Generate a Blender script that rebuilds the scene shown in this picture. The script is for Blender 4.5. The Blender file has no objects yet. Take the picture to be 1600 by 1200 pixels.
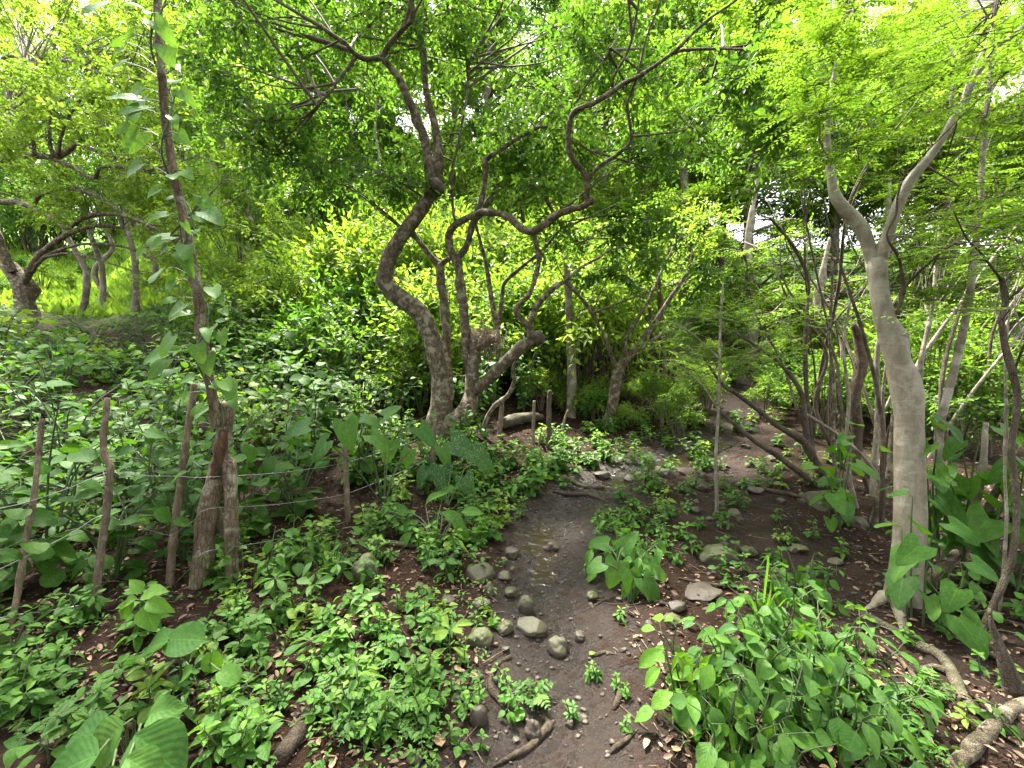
import bpy, math, random
import numpy as np
from mathutils import Vector, Matrix

R = math.radians
rng = np.random.default_rng(7)
random.seed(7)
scene = bpy.context.scene
COL = scene.collection

# ------------------------------------------------------------------ camera
CAM_Z, PITCH, HFOV = 1.6, R(-4.0), R(100.0)
FPX = 800.0 / math.tan(HFOV / 2)
cd = bpy.data.cameras.new('camera')
cam = bpy.data.objects.new('camera', cd)
COL.objects.link(cam)
cam.location = (0, 0, CAM_Z)
cam.rotation_euler = (R(90) + PITCH, 0, 0)
cd.sensor_width = 36.0
cd.lens = 18.0 / math.tan(HFOV / 2)
cd.clip_start, cd.clip_end = 0.05, 600
scene.camera = cam

# ------------------------------------------------------------------ sky, sun, exposure
SUN_EL, SUN_AZ = R(62), R(-25)           # azimuth from +Y towards +X
world = bpy.data.worlds.new('World')
scene.world = world
world.use_nodes = True
wn, wl = world.node_tree.nodes, world.node_tree.links
wn.clear()
sky = wn.new('ShaderNodeTexSky')
sky.sky_type = 'NISHITA'
sky.sun_disc = False
sky.sun_elevation = SUN_EL
sky.sun_rotation = SUN_AZ
sky.air_density, sky.dust_density, sky.ozone_density = 1.0, 4.0, 1.0
hsv = wn.new('ShaderNodeHueSaturation')
hsv.inputs['Saturation'].default_value = 0.12
bg = wn.new('ShaderNodeBackground')
bg.inputs['Strength'].default_value = 0.15
wo = wn.new('ShaderNodeOutputWorld')
wl.new(sky.outputs[0], hsv.inputs['Color'])
wl.new(hsv.outputs[0], bg.inputs['Color'])
wl.new(bg.outputs[0], wo.inputs['Surface'])
sd = bpy.data.lights.new('sun', 'SUN')
sd.energy, sd.angle, sd.color = 4.6, R(4), (1.0, 0.94, 0.82)
sun = bpy.data.objects.new('sun', sd)
COL.objects.link(sun)
sdir = Vector((math.sin(SUN_AZ) * math.cos(SUN_EL), math.cos(SUN_AZ) * math.cos(SUN_EL), math.sin(SUN_EL)))
sun.rotation_euler = sdir.to_track_quat('Z', 'Y').to_euler()
scene.view_settings.view_transform = 'Standard'
scene.view_settings.look = 'None'
scene.view_settings.gamma = 1.0
scene.view_settings.use_curve_mapping = False
scene.view_settings.exposure = 2.82
scene.render.engine = 'CYCLES'
cy = scene.cycles
cy.max_bounces, cy.diffuse_bounces, cy.glossy_bounces, cy.transmission_bounces = 7, 5, 2, 4
cy.caustics_reflective = cy.caustics_refractive = False
cy.use_denoising = True
try:
    cy.denoiser = 'OPENIMAGEDENOISE'
except Exception:
    pass

# ------------------------------------------------------------------ helpers: noise, pixels, ground
def _hash(i, j, k, s):
    h = (i * 374761393 + j * 668265263 + k * 2147483647 + s * 1274126177) & 0xFFFFFFFF
    h = ((h ^ (h >> 13)) * 1274126177) & 0xFFFFFFFF
    return ((h ^ (h >> 16)) & 0xFFFF) / 65535.0

def vnoise(P, s=0):
    P = np.asarray(P, float)
    I = np.floor(P).astype(np.int64)
    f = P - I
    f = f * f * (3 - 2 * f)
    out = 0
    for a in (0, 1):
        for b in (0, 1):
            for c in (0, 1):
                w = (f[..., 0] if a else 1 - f[..., 0]) * (f[..., 1] if b else 1 - f[..., 1]) * (f[..., 2] if c else 1 - f[..., 2])
                out = out + w * _hash(I[..., 0] + a, I[..., 1] + b, I[..., 2] + c, s)
    return out * 2 - 1

def n2(x, y, f, s=0):
    return vnoise(np.stack([x * f, y * f, np.zeros_like(x) + 0.37], -1), s)

def sp(x, k=1.0):                        # softplus
    return np.logaddexp(0, x * k) / k

def ss(x, a, b):
    t = np.clip((x - a) / (b - a), 0, 1)
    return t * t * (3 - 2 * t)

STREAM = np.array([(-.35, .6), (.0, 1.3), (.22, 2.0), (.24, 2.8), (.35, 3.9), (.85, 4.7), (1.5, 5.3), (2.3, 5.9), (3.1, 6.6)])
TRAIL = np.array([(2.6, 1.2), (2.2, 2.4), (2.05, 3.5), (2.5, 5.0), (3.3, 6.6), (4.7, 8.8), (6.2, 11.5), (8.5, 15), (11, 22)])
TRAIL2 = np.array([(-.2, .5), (.25, 1.4), (.35, 2.2), (.45, 3.2), (.6, 4.0), (1.2, 4.8)])

def dpoly(x, y, L):
    d = np.full(np.shape(x), 1e9)
    for (ax, ay), (bx, by) in zip(L[:-1], L[1:]):
        vx, vy = bx - ax, by - ay
        t = np.clip(((x - ax) * vx + (y - ay) * vy) / (vx * vx + vy * vy), 0, 1)
        d = np.minimum(d, np.hypot(x - ax - t * vx, y - ay - t * vy))
    return d

def hbase(x, y):
    x = np.asarray(x, float); y = np.asarray(y, float)
    z = 0.1 * (sp(y - 4, 1.5)) + 0.03 * sp(y - 12, .5)
    z = z + 0.17 * sp(-(x + 3.2), 1.2)
    q = x / np.maximum(y, 1.)
    up = ss(q, -1.0, -.66) * (1 - .45 * ss(q, .25, .6))
    z = z + 0.46 * sp(y - 9.8, .8) * up * (1 - .5 * ss(y, 30, 60))
    z = z + 0.22 * ss(-x + .2 * y, .4, 1.6) * ss(y, 4.3, 6.0)       # bank under the old tree
    z = z + 0.10 * ss(1.5 * x - y, 1.6, 3.2) * ss(y, 0, 2)
    return z

def height(x, y):
    x = np.asarray(x, float); y = np.asarray(y, float)
    z = hbase(x, y)
    ds = dpoly(x, y, STREAM)
    z = z - 0.075 * np.exp(-(ds / .28) ** 2)
    dt = dpoly(x, y, TRAIL)
    z = z - 0.05 * np.exp(-(dt / .8) ** 2)
    near = np.exp(-np.hypot(x, y) / 30)
    z = z + near * (0.05 * n2(x, y, 1.3, 1) + (0.030 * n2(x, y, 3.7, 2) + 0.026 * n2(x, y, 9, 3) + .017 * n2(x, y, 19, 4)) * (1 - .55 * np.exp(-(ds / .3) ** 2)))
    z = z + (1 - near) * .25 * n2(x, y, .25, 5)
    return z

def H(x, y):
    return float(height(np.array(float(x)), np.array(float(y))))

CP, SPN = math.cos(PITCH), math.sin(PITCH)
def ray(px, py):
    u, v = (px - 800) / FPX, (600 - py) / FPX
    return np.array([u, CP - v * SPN, SPN + v * CP])

def at(px, py, d):
    return np.array([0, 0, CAM_Z]) + ray(px, py) * d

def gnd(px, py):
    r = ray(px, py)
    t = np.concatenate([np.arange(.6, 12, .02), np.arange(12, 120, .2)])
    X, Y, Z = r[0] * t, r[1] * t, CAM_Z + r[2] * t
    below = np.nonzero(Z < height(X, Y))[0]
    i = below[0] if len(below) else len(t) - 1
    return np.array([X[i], Y[i], H(X[i], Y[i])])

def unproject(p):
    q = np.asarray(p, float) - np.array([0, 0, CAM_Z])
    d = q[1] * CP + q[2] * SPN
    v = -q[1] * SPN + q[2] * CP
    return 800 + FPX * q[0] / d, 600 - FPX * v / d, d

def norm(v):
    return v / np.maximum(np.linalg.norm(v, axis=-1, keepdims=True), 1e-9)

# ------------------------------------------------------------------ helpers: objects and meshes
def thing(name, label, cat, loc, group=None):
    o = bpy.data.objects.new(name, None)
    o.location = [float(c) for c in loc]
    o.empty_display_size = .1
    COL.objects.link(o)
    o['label'] = label; o['category'] = cat
    if group: o['group'] = group
    return o

def tag(o, label=None, cat=None, group=None, kind=None):
    if label: o['label'] = label
    if cat: o['category'] = cat
    if group: o['group'] = group
    if kind: o['kind'] = kind
    return o

def mesh(name, V, F, mat, uv=None, tint=None, smooth=True, attrs=None):
    """F: list of (n,k) index arrays."""
    V = np.ascontiguousarray(V, np.float32)
    me = bpy.data.meshes.new(name)
    F = [np.asarray(f, np.int32) for f in F if len(f)]
    nl = sum(f.size for f in F); nf = sum(len(f) for f in F)
    me.vertices.add(len(V)); me.vertices.foreach_set('co', V.ravel())
    loops = np.concatenate([f.ravel() for f in F]).astype(np.int32)
    tot = np.concatenate([np.full(len(f), f.shape[1], np.int32) for f in F])
    me.loops.add(nl); me.loops.foreach_set('vertex_index', loops)
    me.polygons.add(nf)
    me.polygons.foreach_set('loop_start', np.concatenate([[0], np.cumsum(tot)[:-1]]).astype(np.int32))
    me.polygons.foreach_set('loop_total', tot)
    if smooth: me.polygons.foreach_set('use_smooth', np.ones(nf, bool))
    if uv is not None:
        l = me.uv_layers.new(name='UVMap')
        l.data.foreach_set('uv', np.ascontiguousarray(np.asarray(uv, np.float32)[loops]).ravel())
    A = dict(attrs or {})
    if tint is not None: A['tint'] = tint
    for k, v in A.items():
        a = me.attributes.new(k, 'FLOAT', 'POINT')
        a.data.foreach_set('value', np.ascontiguousarray(v, np.float32))
    me.update(calc_edges=True)
    if mat: me.materials.append(mat)
    return me

def obj(name, me, parent=None, M=None):
    o = bpy.data.objects.new(name, me)
    COL.objects.link(o)
    if parent is not None: o.parent = parent
    if M is not None: o.matrix_basis = M
    return o

# ------------------------------------------------------------------ materials
def newmat(name):
    m = bpy.data.materials.new(name); m.use_nodes = True
    n, l = m.node_tree.nodes, m.node_tree.links
    n.clear()
    out = n.new('ShaderNodeOutputMaterial')
    return m, n, l, out

def mixc(n, l, fac, a, b):
    x = n.new('ShaderNodeMix'); x.data_type = 'RGBA'
    for i, v in ((0, fac), (6, a), (7, b)):
        if isinstance(v, (int, float)): x.inputs[i].default_value = v
        elif isinstance(v, tuple): x.inputs[i].default_value = (*v, 1)
        else: l.new(v, x.inputs[i])
    return x.outputs[2]

def mth(n, l, op, a, b=None, c=None, clamp=False):
    x = n.new('ShaderNodeMath'); x.operation = op; x.use_clamp = clamp
    for i, v in enumerate((a, b, c)):
        if v is None: continue
        if isinstance(v, (int, float)): x.inputs[i].default_value = v
        else: l.new(v, x.inputs[i])
    return x.outputs[0]

def ramp(n, l, fac, a, b):
    x = n.new('ShaderNodeMapRange')
    x.inputs[1].default_value, x.inputs[2].default_value = a, b
    l.new(fac, x.inputs[0])
    return x.outputs[0]

def ntex(n, l, co, scale, detail=4, rough=.55, dist=0):
    x = n.new('ShaderNodeTexNoise')
    x.inputs['Scale'].default_value = scale; x.inputs['Detail'].default_value = detail
    x.inputs['Roughness'].default_value = rough; x.inputs['Distortion'].default_value = dist
    l.new(co, x.inputs['Vector'])
    return x.outputs[0]

def leaf_mat(name, a, b, tr=(1.5, 1.45, .6), tmix=.42, rough=.42, mode='attr', veins=False, specks=False):
    m, n, l, out = newmat(name)
    if mode == 'attr':
        t = n.new('ShaderNodeAttribute'); t.attribute_name = 'tint'; fac = t.outputs['Fac']
    else:
        t = n.new('ShaderNodeObjectInfo'); fac = t.outputs['Random']
    col = mixc(n, l, fac, a, b)
    tc = n.new('ShaderNodeTexCoord')
    bump = None
    if veins:
        s = n.new('ShaderNodeSeparateXYZ'); l.new(tc.outputs['UV'], s.inputs[0])
        du = mth(n, l, 'ABSOLUTE', mth(n, l, 'SUBTRACT', s.outputs[0], .5))
        mid = ramp(n, l, du, .028, .010)
        ph = mth(n, l, 'SUBTRACT', s.outputs[1], mth(n, l, 'MULTIPLY', du, .75))
        wv = mth(n, l, 'ABSOLUTE', mth(n, l, 'SUBTRACT', mth(n, l, 'FRACT', mth(n, l, 'MULTIPLY', ph, 7.5)), .5))
        side = ramp(n, l, wv, .05, .01)
        v = mth(n, l, 'MAXIMUM', mid, mth(n, l, 'MULTIPLY', side, .6), clamp=True)
        lt = tuple(min(1, c * 2.1 + .02) for c in b)
        nz = ntex(n, l, tc.outputs['UV'], 9, 3)
        col = mixc(n, l, mth(n, l, 'MULTIPLY', ramp(n, l, nz, .45, .75), .35), col, tuple(c * 1.35 for c in b))
        col = mixc(n, l, mth(n, l, 'MULTIPLY', v, .2), col, lt)
        bp = n.new('ShaderNodeBump'); bp.inputs['Strength'].default_value = .13; bp.inputs['Distance'].default_value = .006
        hgt = mth(n, l, 'SUBTRACT', mth(n, l, 'MULTIPLY', ramp(n, l, wv, 0, .5), .9), mth(n, l, 'MULTIPLY', mid, .6))
        l.new(hgt, bp.inputs['Height']); bump = bp.outputs[0]
    if specks:
        vs = n.new('ShaderNodeTexVoronoi'); vs.inputs['Scale'].default_value = 26; l.new(tc.outputs['UV'], vs.inputs['Vector'])
        sc_ = n.new('ShaderNodeSeparateXYZ'); l.new(vs.outputs['Color'], sc_.inputs[0])
        dot = mth(n, l, 'MULTIPLY', ramp(n, l, vs.outputs['Distance'], .30, .22), ramp(n, l, sc_.outputs[0], .45, .5))
        col = mixc(n, l, mth(n, l, 'MULTIPLY', dot, .85), col, (.55, .62, .5))
    if mode != 'attr':
        cb = n.new('ShaderNodeVectorMath'); cb.operation = 'ADD'
        mm = n.new('ShaderNodeMath'); mm.operation = 'MULTIPLY'; mm.inputs[1].default_value = 61.0; l.new(fac, mm.inputs[0])
        l.new(tc.outputs['UV'], cb.inputs[0]); l.new(mm.outputs[0], cb.inputs[1])
        sp_ = ntex(n, l, cb.outputs[0], 6, 4, .7)
        col = mixc(n, l, mth(n, l, 'MULTIPLY', ramp(n, l, sp_, .40, .62), .45), col, tuple(c * .62 for c in a))
        col = mixc(n, l, mth(n, l, 'MULTIPLY', ramp(n, l, sp_, .66, .70), .8), col, (.13, .085, .03))
    p = n.new('ShaderNodeBsdfPrincipled')
    l.new(col, p.inputs['Base Color'])
    p.inputs['Roughness'].default_value = rough
    p.inputs['Specular IOR Level'].default_value = .26
    tl = n.new('ShaderNodeBsdfTranslucent')
    tm = n.new('ShaderNodeMix'); tm.data_type = 'RGBA'; tm.blend_type = 'MULTIPLY'
    tm.inputs[0].default_value = 1
    l.new(col, tm.inputs[6]); tm.inputs[7].default_value = (*tr, 1)
    l.new(tm.outputs[2], tl.inputs['Color'])
    if bump is not None:
        l.new(bump, p.inputs['Normal'])
    mx = n.new('ShaderNodeMixShader'); mx.inputs[0].default_value = tmix
    l.new(p.outputs[0], mx.inputs[1]); l.new(tl.outputs[0], mx.inputs[2])
    l.new(mx.outputs[0], out.inputs['Surface'])
    return m

def bark_mat(name, dark, mid, pale, scale=9, bump=.6, stretch=.35, pale_amt=.5, moss=0.0, rough=.85, crack=.4, bands=0):
    m, n, l, out = newmat(name)
    tc = n.new('ShaderNodeTexCoord')
    mp = n.new('ShaderNodeMapping'); mp.inputs['Scale'].default_value = (1, 1, stretch)
    l.new(tc.outputs['Object'], mp.inputs['Vector'])
    n1 = ntex(n, l, mp.outputs[0], scale, 6, .65, .4)
    nb = ntex(n, l, mp.outputs[0], scale * 5, 5, .7)
    pl = ntex(n, l, tc.outputs['Object'], scale * .55, 4, .6, .5)
    vo = n.new('ShaderNodeTexVoronoi'); vo.inputs['Scale'].default_value = scale * 4.5; vo.feature = 'DISTANCE_TO_EDGE'
    l.new(mp.outputs[0], vo.inputs['Vector'])
    col = mixc(n, l, ramp(n, l, n1, .35, .65), dark, mid)
    col = mixc(n, l, mth(n, l, 'MULTIPLY', ramp(n, l, pl, .5, .62), pale_amt), col, pale)
    col = mixc(n, l, mth(n, l, 'MULTIPLY', ramp(n, l, nb, .58, .75), .6), col, dark)
    if bands:
        m2 = n.new('ShaderNodeMapping'); m2.inputs['Scale'].default_value = (1, 1, 9); l.new(tc.outputs['Object'], m2.inputs['Vector'])
        bn = ntex(n, l, m2.outputs[0], 5, 5, .7, .3)
        col = mixc(n, l, mth(n, l, 'MULTIPLY', ramp(n, l, bn, .56, .68), .55), col, dark)
        big = ntex(n, l, tc.outputs['Object'], 3.2, 5, .65)
        col = mixc(n, l, mth(n, l, 'MULTIPLY', ramp(n, l, big, .5, .66), .5), col, tuple(c * .55 for c in mid))
        n1 = mth(n, l, 'ADD', n1, mth(n, l, 'MULTIPLY', bn, .8))
    if moss:
        g = n.new('ShaderNodeNewGeometry'); s = n.new('ShaderNodeSeparateXYZ'); l.new(g.outputs['Normal'], s.inputs[0])
        mm = mth(n, l, 'MULTIPLY', ramp(n, l, mth(n, l, 'ADD', s.outputs[2], mth(n, l, 'MULTIPLY', n1, 1.2)), .75, 1.3), moss)
        col = mixc(n, l, mm, col, (.05, .075, .015))
    p = n.new('ShaderNodeBsdfPrincipled')
    l.new(col, p.inputs['Base Color']); p.inputs['Roughness'].default_value = rough
    p.inputs['Specular IOR Level'].default_value = .3
    bp = n.new('ShaderNodeBump'); bp.inputs['Strength'].default_value = bump; bp.inputs['Distance'].default_value = .02
    hh = mth(n, l, 'ADD', mth(n, l, 'MULTIPLY', nb, .6), mth(n, l, 'ADD', n1, mth(n, l, 'MULTIPLY', ramp(n, l, vo.outputs[0], 0, .12), crack)))
    l.new(hh, bp.inputs['Height']); l.new(bp.outputs[0], p.inputs['Normal'])
    l.new(p.outputs[0], out.inputs['Surface'])
    return m

def soil_mat():
    m, n, l, out = newmat('wet_soil')
    tc = n.new('ShaderNodeTexCoord'); co = tc.outputs['Object']
    def att(k):
        a = n.new('ShaderNodeAttribute'); a.attribute_name = k; return a.outputs['Fac']
    wet, gr = att('wet'), att('grass')
    n1 = ntex(n, l, co, 2.2, 6, .6); n_2 = ntex(n, l, co, 14, 6, .65); n3 = ntex(n, l, co, 70, 4, .7)
    col = mixc(n, l, ramp(n, l, n1, .35, .65), (.0125, .0064, .0036), (.028, .0145, .0083))
    col = mixc(n, l, ramp(n, l, n_2, .5, .72), col, (.047, .026, .0155))
    col = mixc(n, l, mth(n, l, 'MULTIPLY', ramp(n, l, n3, .5, .7), .5), col, (.014, .009, .006))
    vo = n.new('ShaderNodeTexVoronoi'); vo.inputs['Scale'].default_value = 46; vo.inputs['Randomness'].default_value = 1
    l.new(co, vo.inputs['Vector'])
    sx = n.new('ShaderNodeSeparateXYZ'); l.new(vo.outputs['Color'], sx.inputs[0])
    spk = mth(n, l, 'MULTIPLY', ramp(n, l, sx.outputs[0], .82, .9), ramp(n, l, vo.outputs['Distance'], .42, .3))
    spk = mth(n, l, 'MULTIPLY', spk, mth(n, l, 'SUBTRACT', 1, wet, clamp=True))
    lit = mixc(n, l, sx.outputs[1], (.07, .035, .02), (.15, .095, .055))
    col = mixc(n, l, mth(n, l, 'MULTIPLY', spk, .8), col, lit)
    col = mixc(n, l, mth(n, l, 'MULTIPLY', wet, .7), col, (.011, .006, .0038))
    gcol = mixc(n, l, ramp(n, l, n_2, .35, .65), (.06, .15, .02), (.13, .235, .035))
    col = mixc(n, l, gr, col, gcol)
    p = n.new('ShaderNodeBsdfPrincipled'); l.new(col, p.inputs['Base Color'])
    wr = mth(n, l, 'MULTIPLY', wet, ramp(n, l, n_2, .66, .44), clamp=True)
    rg = mth(n, l, 'SUBTRACT', .85, mth(n, l, 'MULTIPLY', wr, .74))
    l.new(rg, p.inputs['Roughness'])
    l.new(mth(n, l, 'ADD', .13, mth(n, l, 'MULTIPLY', wr, .75)), p.inputs['Specular IOR Level'])
    bp = n.new('ShaderNodeBump'); bp.inputs['Strength'].default_value = 1.0; bp.inputs['Distance'].default_value = .05
    hh = mth(n, l, 'ADD', mth(n, l, 'MULTIPLY', n_2, 1.0), mth(n, l, 'ADD', mth(n, l, 'MULTIPLY', n3, .35), mth(n, l, 'MULTIPLY', spk, .2)))
    l.new(hh, bp.inputs['Height']); l.new(bp.outputs[0], p.inputs['Normal'])
    l.new(p.outputs[0], out.inputs['Surface'])
    return m

def stone_mat(name, a, b, moss):
    m, n, l, out = newmat(name)
    tc = n.new('ShaderNodeTexCoord'); co = tc.outputs['Object']
    n1 = ntex(n, l, co, 8, 5, .6); nb = ntex(n, l, co, 45, 5, .7); n0 = ntex(n, l, co, 18, 4, .6)
    col = mixc(n, l, ramp(n, l, n1, .35, .65), a, b)
    col = mixc(n, l, mth(n, l, 'MULTIPLY', ramp(n, l, nb, .52, .7), .5), col, tuple(c * .5 for c in a))
    g = n.new('ShaderNodeNewGeometry'); s = n.new('ShaderNodeSeparateXYZ'); l.new(g.outputs['Normal'], s.inputs[0])
    mm = mth(n, l, 'MULTIPLY', ramp(n, l, mth(n, l, 'ADD', mth(n, l, 'MULTIPLY', s.outputs[2], .7), n1), .62, 1.05), moss, clamp=True)
    col = mixc(n, l, mm, col, mixc(n, l, n0, (.025, .034, .007), (.07, .085, .018)))
    p = n.new('ShaderNodeBsdfPrincipled'); l.new(col, p.inputs['Base Color']); p.inputs['Roughness'].default_value = .62
    bp = n.new('ShaderNodeBump'); bp.inputs['Strength'].default_value = .5; bp.inputs['Distance'].default_value = .01
    l.new(mth(n, l, 'ADD', nb, n1), bp.inputs['Height']); l.new(bp.outputs[0], p.inputs['Normal'])
    l.new(p.outputs[0], out.inputs['Surface'])
    return m

def flat_mat(name, a, b, rough=.7, mode='attr', metal=0, scale=20):
    m, n, l, out = newmat(name)
    if mode == 'attr':
        t = n.new('ShaderNodeAttribute'); t.attribute_name = 'tint'; fac = t.outputs['Fac']
    else:
        tc = n.new('ShaderNodeTexCoord'); fac = ramp(n, l, ntex(n, l, tc.outputs['Object'], scale, 5, .6), .35, .65)
    p = n.new('ShaderNodeBsdfPrincipled'); l.new(mixc(n, l, fac, a, b), p.inputs['Base Color'])
    p.inputs['Roughness'].default_value = rough; p.inputs['Metallic'].default_value = metal
    l.new(p.outputs[0], out.inputs['Surface'])
    return m

M_SOIL = soil_mat()
M_BARK = bark_mat('rough_bark', (.06, .044, .029), (.21, .162, .108), (.42, .37, .28), 24, 1.0, .6, .8, .1)
M_BARKD = bark_mat('dark_bark', (.045, .033, .025), (.12, .09, .066), (.22, .185, .145), 14, .8, .4, .4, .3)
M_BARKP = bark_mat('pale_bark', (.12, .10, .078), (.25, .21, .165), (.42, .385, .325), 10, .6, .4, .7, .15)
M_SMOOTH = bark_mat('smooth_grey_bark', (.15, .125, .092), (.29, .25, .19), (.40, .37, .31), 16, .35, .3, .5, .06, .5, .05, 1)
M_POST = bark_mat('weathered_wood', (.10, .072, .05), (.25, .185, .13), (.37, .295, .215), 22, .8, .16, .5, .05)
M_STUMP = bark_mat('peeling_bark', (.085, .055, .036), (.22, .17, .115), (.38, .335, .26), 9, 1.0, .4, .85, .05)
M_RED = bark_mat('bare_red_wood', (.05, .026, .016), (.13, .068, .042), (.19, .12, .08), 16, .9, .15, .4)
M_STICK = bark_mat('dead_stick', (.035, .024, .017), (.095, .067, .047), (.17, .13, .095), 24, .9, .3, .4, .05)
M_DEAD = bark_mat('dead_trunk_wood', (.055, .036, .026), (.135, .093, .068), (.23, .175, .13), 18, .9, .15, .4)
M_CUT = flat_mat('cut_wood', (.16, .11, .07), (.30, .23, .16), .8, 'noise', scale=30)
M_STEM = flat_mat('green_stem', (.035, .06, .018), (.065, .095, .03), .6, 'noise')
M_STEMB = flat_mat('brown_stem', (.05, .038, .026), (.13, .10, .07), .8, 'noise')
M_WIRE = flat_mat('galvanised_wire', (.25, .25, .25), (.4, .4, .4), .45, 'noise', .8)
M_LITTER = flat_mat('dead_leaf', (.06, .032, .02), (.26, .16, .09), .7)
M_STONES = [stone_mat('mossy_stone', (.04, .032, .022), (.085, .07, .05), .9),
            stone_mat('grey_brown_stone', (.045, .034, .024), (.10, .078, .055), .45),
            stone_mat('wet_brown_stone', (.028, .02, .015), (.065, .047, .035), .12)]

LM = {}
def leafset(k, a, b, **kw):
    LM[k] = leaf_mat(k + '_leaf', a, b, **kw)
    LM[k + '_o'] = leaf_mat(k + '_leaf_single', a, b, mode='obj', veins=kw.pop('veins', True), **kw)
leafset('dark', (.030, .09, .011), (.068, .16, .019), rough=.65)
leafset('mid', (.036, .10, .013), (.115, .225, .034), tr=(1.55, 1.5, .7), tmix=.48, rough=.5)
leafset('lime', (.125, .225, .028), (.215, .33, .05), tr=(1.5, 1.45, .7), tmix=.45, rough=.55)
leafset('feather', (.08, .165, .017), (.14, .25, .026), tr=(1.55, 1.5, .7), tmix=.5, rough=.55)
leafset('herb', (.042, .125, .018), (.10, .225, .03), rough=.58)
leafset('broad', (.042, .125, .024), (.095, .205, .032), rough=.52, tmix=.38)
leafset('young', (.09, .22, .025), (.15, .29, .035), rough=.5)
leafset('speck', (.035, .10, .03), (.06, .14, .035), rough=.55, specks=True)
leafset('vine', (.075, .18, .03), (.125, .25, .045), rough=.5, tmix=.4)

# ------------------------------------------------------------------ tubes
def catmull(P, n_per):
    P = np.asarray(P, float)
    if len(P) < 3: 
        t = np.linspace(0, 1, n_per[0] + 1)[:, None]
        return P[0] * (1 - t) + P[-1] * t
    Q = np.vstack([2 * P[0] - P[1], P, 2 * P[-1] - P[-2]])
    out = []
    for i in range(len(P) - 1):
        p0, p1, p2, p3 = Q[i:i + 4]
        t = np.linspace(0, 1, n_per[i], endpoint=False)[:, None]
        out.append(.5 * (2 * p1 + (p2 - p0) * t + (2 * p0 - 5 * p1 + 4 * p2 - p3) * t ** 2 + (3 * p1 - p0 - 3 * p2 + p3) * t ** 3))
    out.append(P[-1:])
    return np.vstack(out)

class Geo:
    def __init__(s): s.V, s.F3, s.F4, s.n = [], [], [], 0
    def add(s, V, F4=None, F3=None):
        if F4 is not None and len(F4): s.F4.append(np.asarray(F4) + s.n)
        if F3 is not None and len(F3): s.F3.append(np.asarray(F3) + s.n)
        s.V.append(V); s.n += len(V)
    def mesh(s, name, mat, base=(0, 0, 0), smooth=True):
        V = np.vstack(s.V) - np.asarray(base)
        F = []
        if s.F4: F.append(np.vstack(s.F4))
        if s.F3: F.append(np.vstack(s.F3))
        return mesh(name, V, F, mat, smooth=smooth)
    def tube(s, P, r, sides=8, rough=.0, nf=6., seg=None, cap=True, seed=0, smoothed=True):
        P = np.asarray(P, float); r = np.asarray(r, float)
        if smoothed and len(P) > 1:
            L = np.linalg.norm(np.diff(P, axis=0), axis=1)
            sg = seg or max(.02, float(np.mean(r)) * 1.1)
            npn = [int(max(1, min(14, round(l / sg)))) for l in L]
            C = catmull(np.hstack([P, r[:, None]]), npn)
            P, r = C[:, :3], np.maximum(C[:, 3], .0008)
        T = norm(np.gradient(P, axis=0))
        up = np.array([0, 0, 1.]) if abs(T[0][2]) < .9 else np.array([1., 0, 0])
        u = norm(np.cross(T[0], up)); U = [u]
        for i in range(1, len(P)):
            u = u - T[i] * np.dot(u, T[i]); u = u / max(1e-9, np.linalg.norm(u)); U.append(u)
        U = np.array(U); W = np.cross(T, U)
        a = np.linspace(0, 2 * np.pi, sides, endpoint=False)
        ring = U[:, None] * np.cos(a)[None, :, None] + W[:, None] * np.sin(a)[None, :, None]
        rr = r[:, None] * np.ones(sides)
        V = P[:, None] + ring * rr[..., None]
        if rough >= .12 and len(P) > 8:
            kr = np.random.default_rng(int(abs(P[0].sum()) * 1000) % 99991)
            for _ in range(int(len(P) / 6)):
                i0 = kr.integers(2, len(P) - 2); a0 = kr.random() * 6.28
                bulge = np.exp(-((np.arange(len(P)) - i0) / 1.1) ** 2)[:, None] * np.clip(np.cos(a - a0), 0, 1)[None] ** 2
                rr = rr * (1 + kr.uniform(.1, .38) * bulge)
            V = P[:, None] + ring * rr[..., None]
        if rough:
            d = vnoise(V * nf, seed) + .5 * vnoise(V * nf * 2.7, seed + 1) + .4 * vnoise((P[:, None] + ring * rr[..., None] * .3) * nf * .5, seed + 2)
            V = P[:, None] + ring * (rr * (1 + rough * d))[..., None]
        n, k = len(P), sides
        idx = np.arange(n * k).reshape(n, k)
        A, B = idx[:-1], idx[1:]
        F4 = np.stack([A, np.roll(A, -1, 1), np.roll(B, -1, 1), B], -1).reshape(-1, 4)
        V = V.reshape(-1, 3); F3 = []
        if cap:
            V = np.vstack([V, P[:1] - T[:1] * r[0] * .1, P[-1:] + T[-1:] * r[-1] * .25])
            c0, c1 = n * k, n * k + 1
            F3 = [(c0, idx[0][(j + 1) % k], idx[0][j]) for j in range(k)] + [(c1, idx[-1][j], idx[-1][(j + 1) % k]) for j in range(k)]
        s.add(V, F4, F3)
        return P
    def twigs(s, A, B, ra, rb):
        """many straight three-sided twigs at once"""
        A = np.asarray(A); B = np.asarray(B); n = len(A)
        if n == 0: return
        T = norm(B - A); ref = np.where(np.abs(T[:, 2:3]) < .9, np.array([[0, 0, 1.]]), np.array([[1., 0, 0]]))
        U = norm(np.cross(T, ref)); W = np.cross(T, U)
        V = np.zeros((n, 6, 3))
        for j in range(3):
            c, q = math.cos(j * 2.0944), math.sin(j * 2.0944)
            V[:, j] = A + (U * c + W * q) * ra; V[:, j + 3] = B + (U * c + W * q) * rb
        o = (np.arange(n) * 6)[:, None, None]
        F4 = o + np.array([[0, 1, 4, 3], [1, 2, 5, 4], [2, 0, 3, 5]])[None]
        s.add(V.reshape(-1, 3), F4.reshape(-1, 4))

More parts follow.
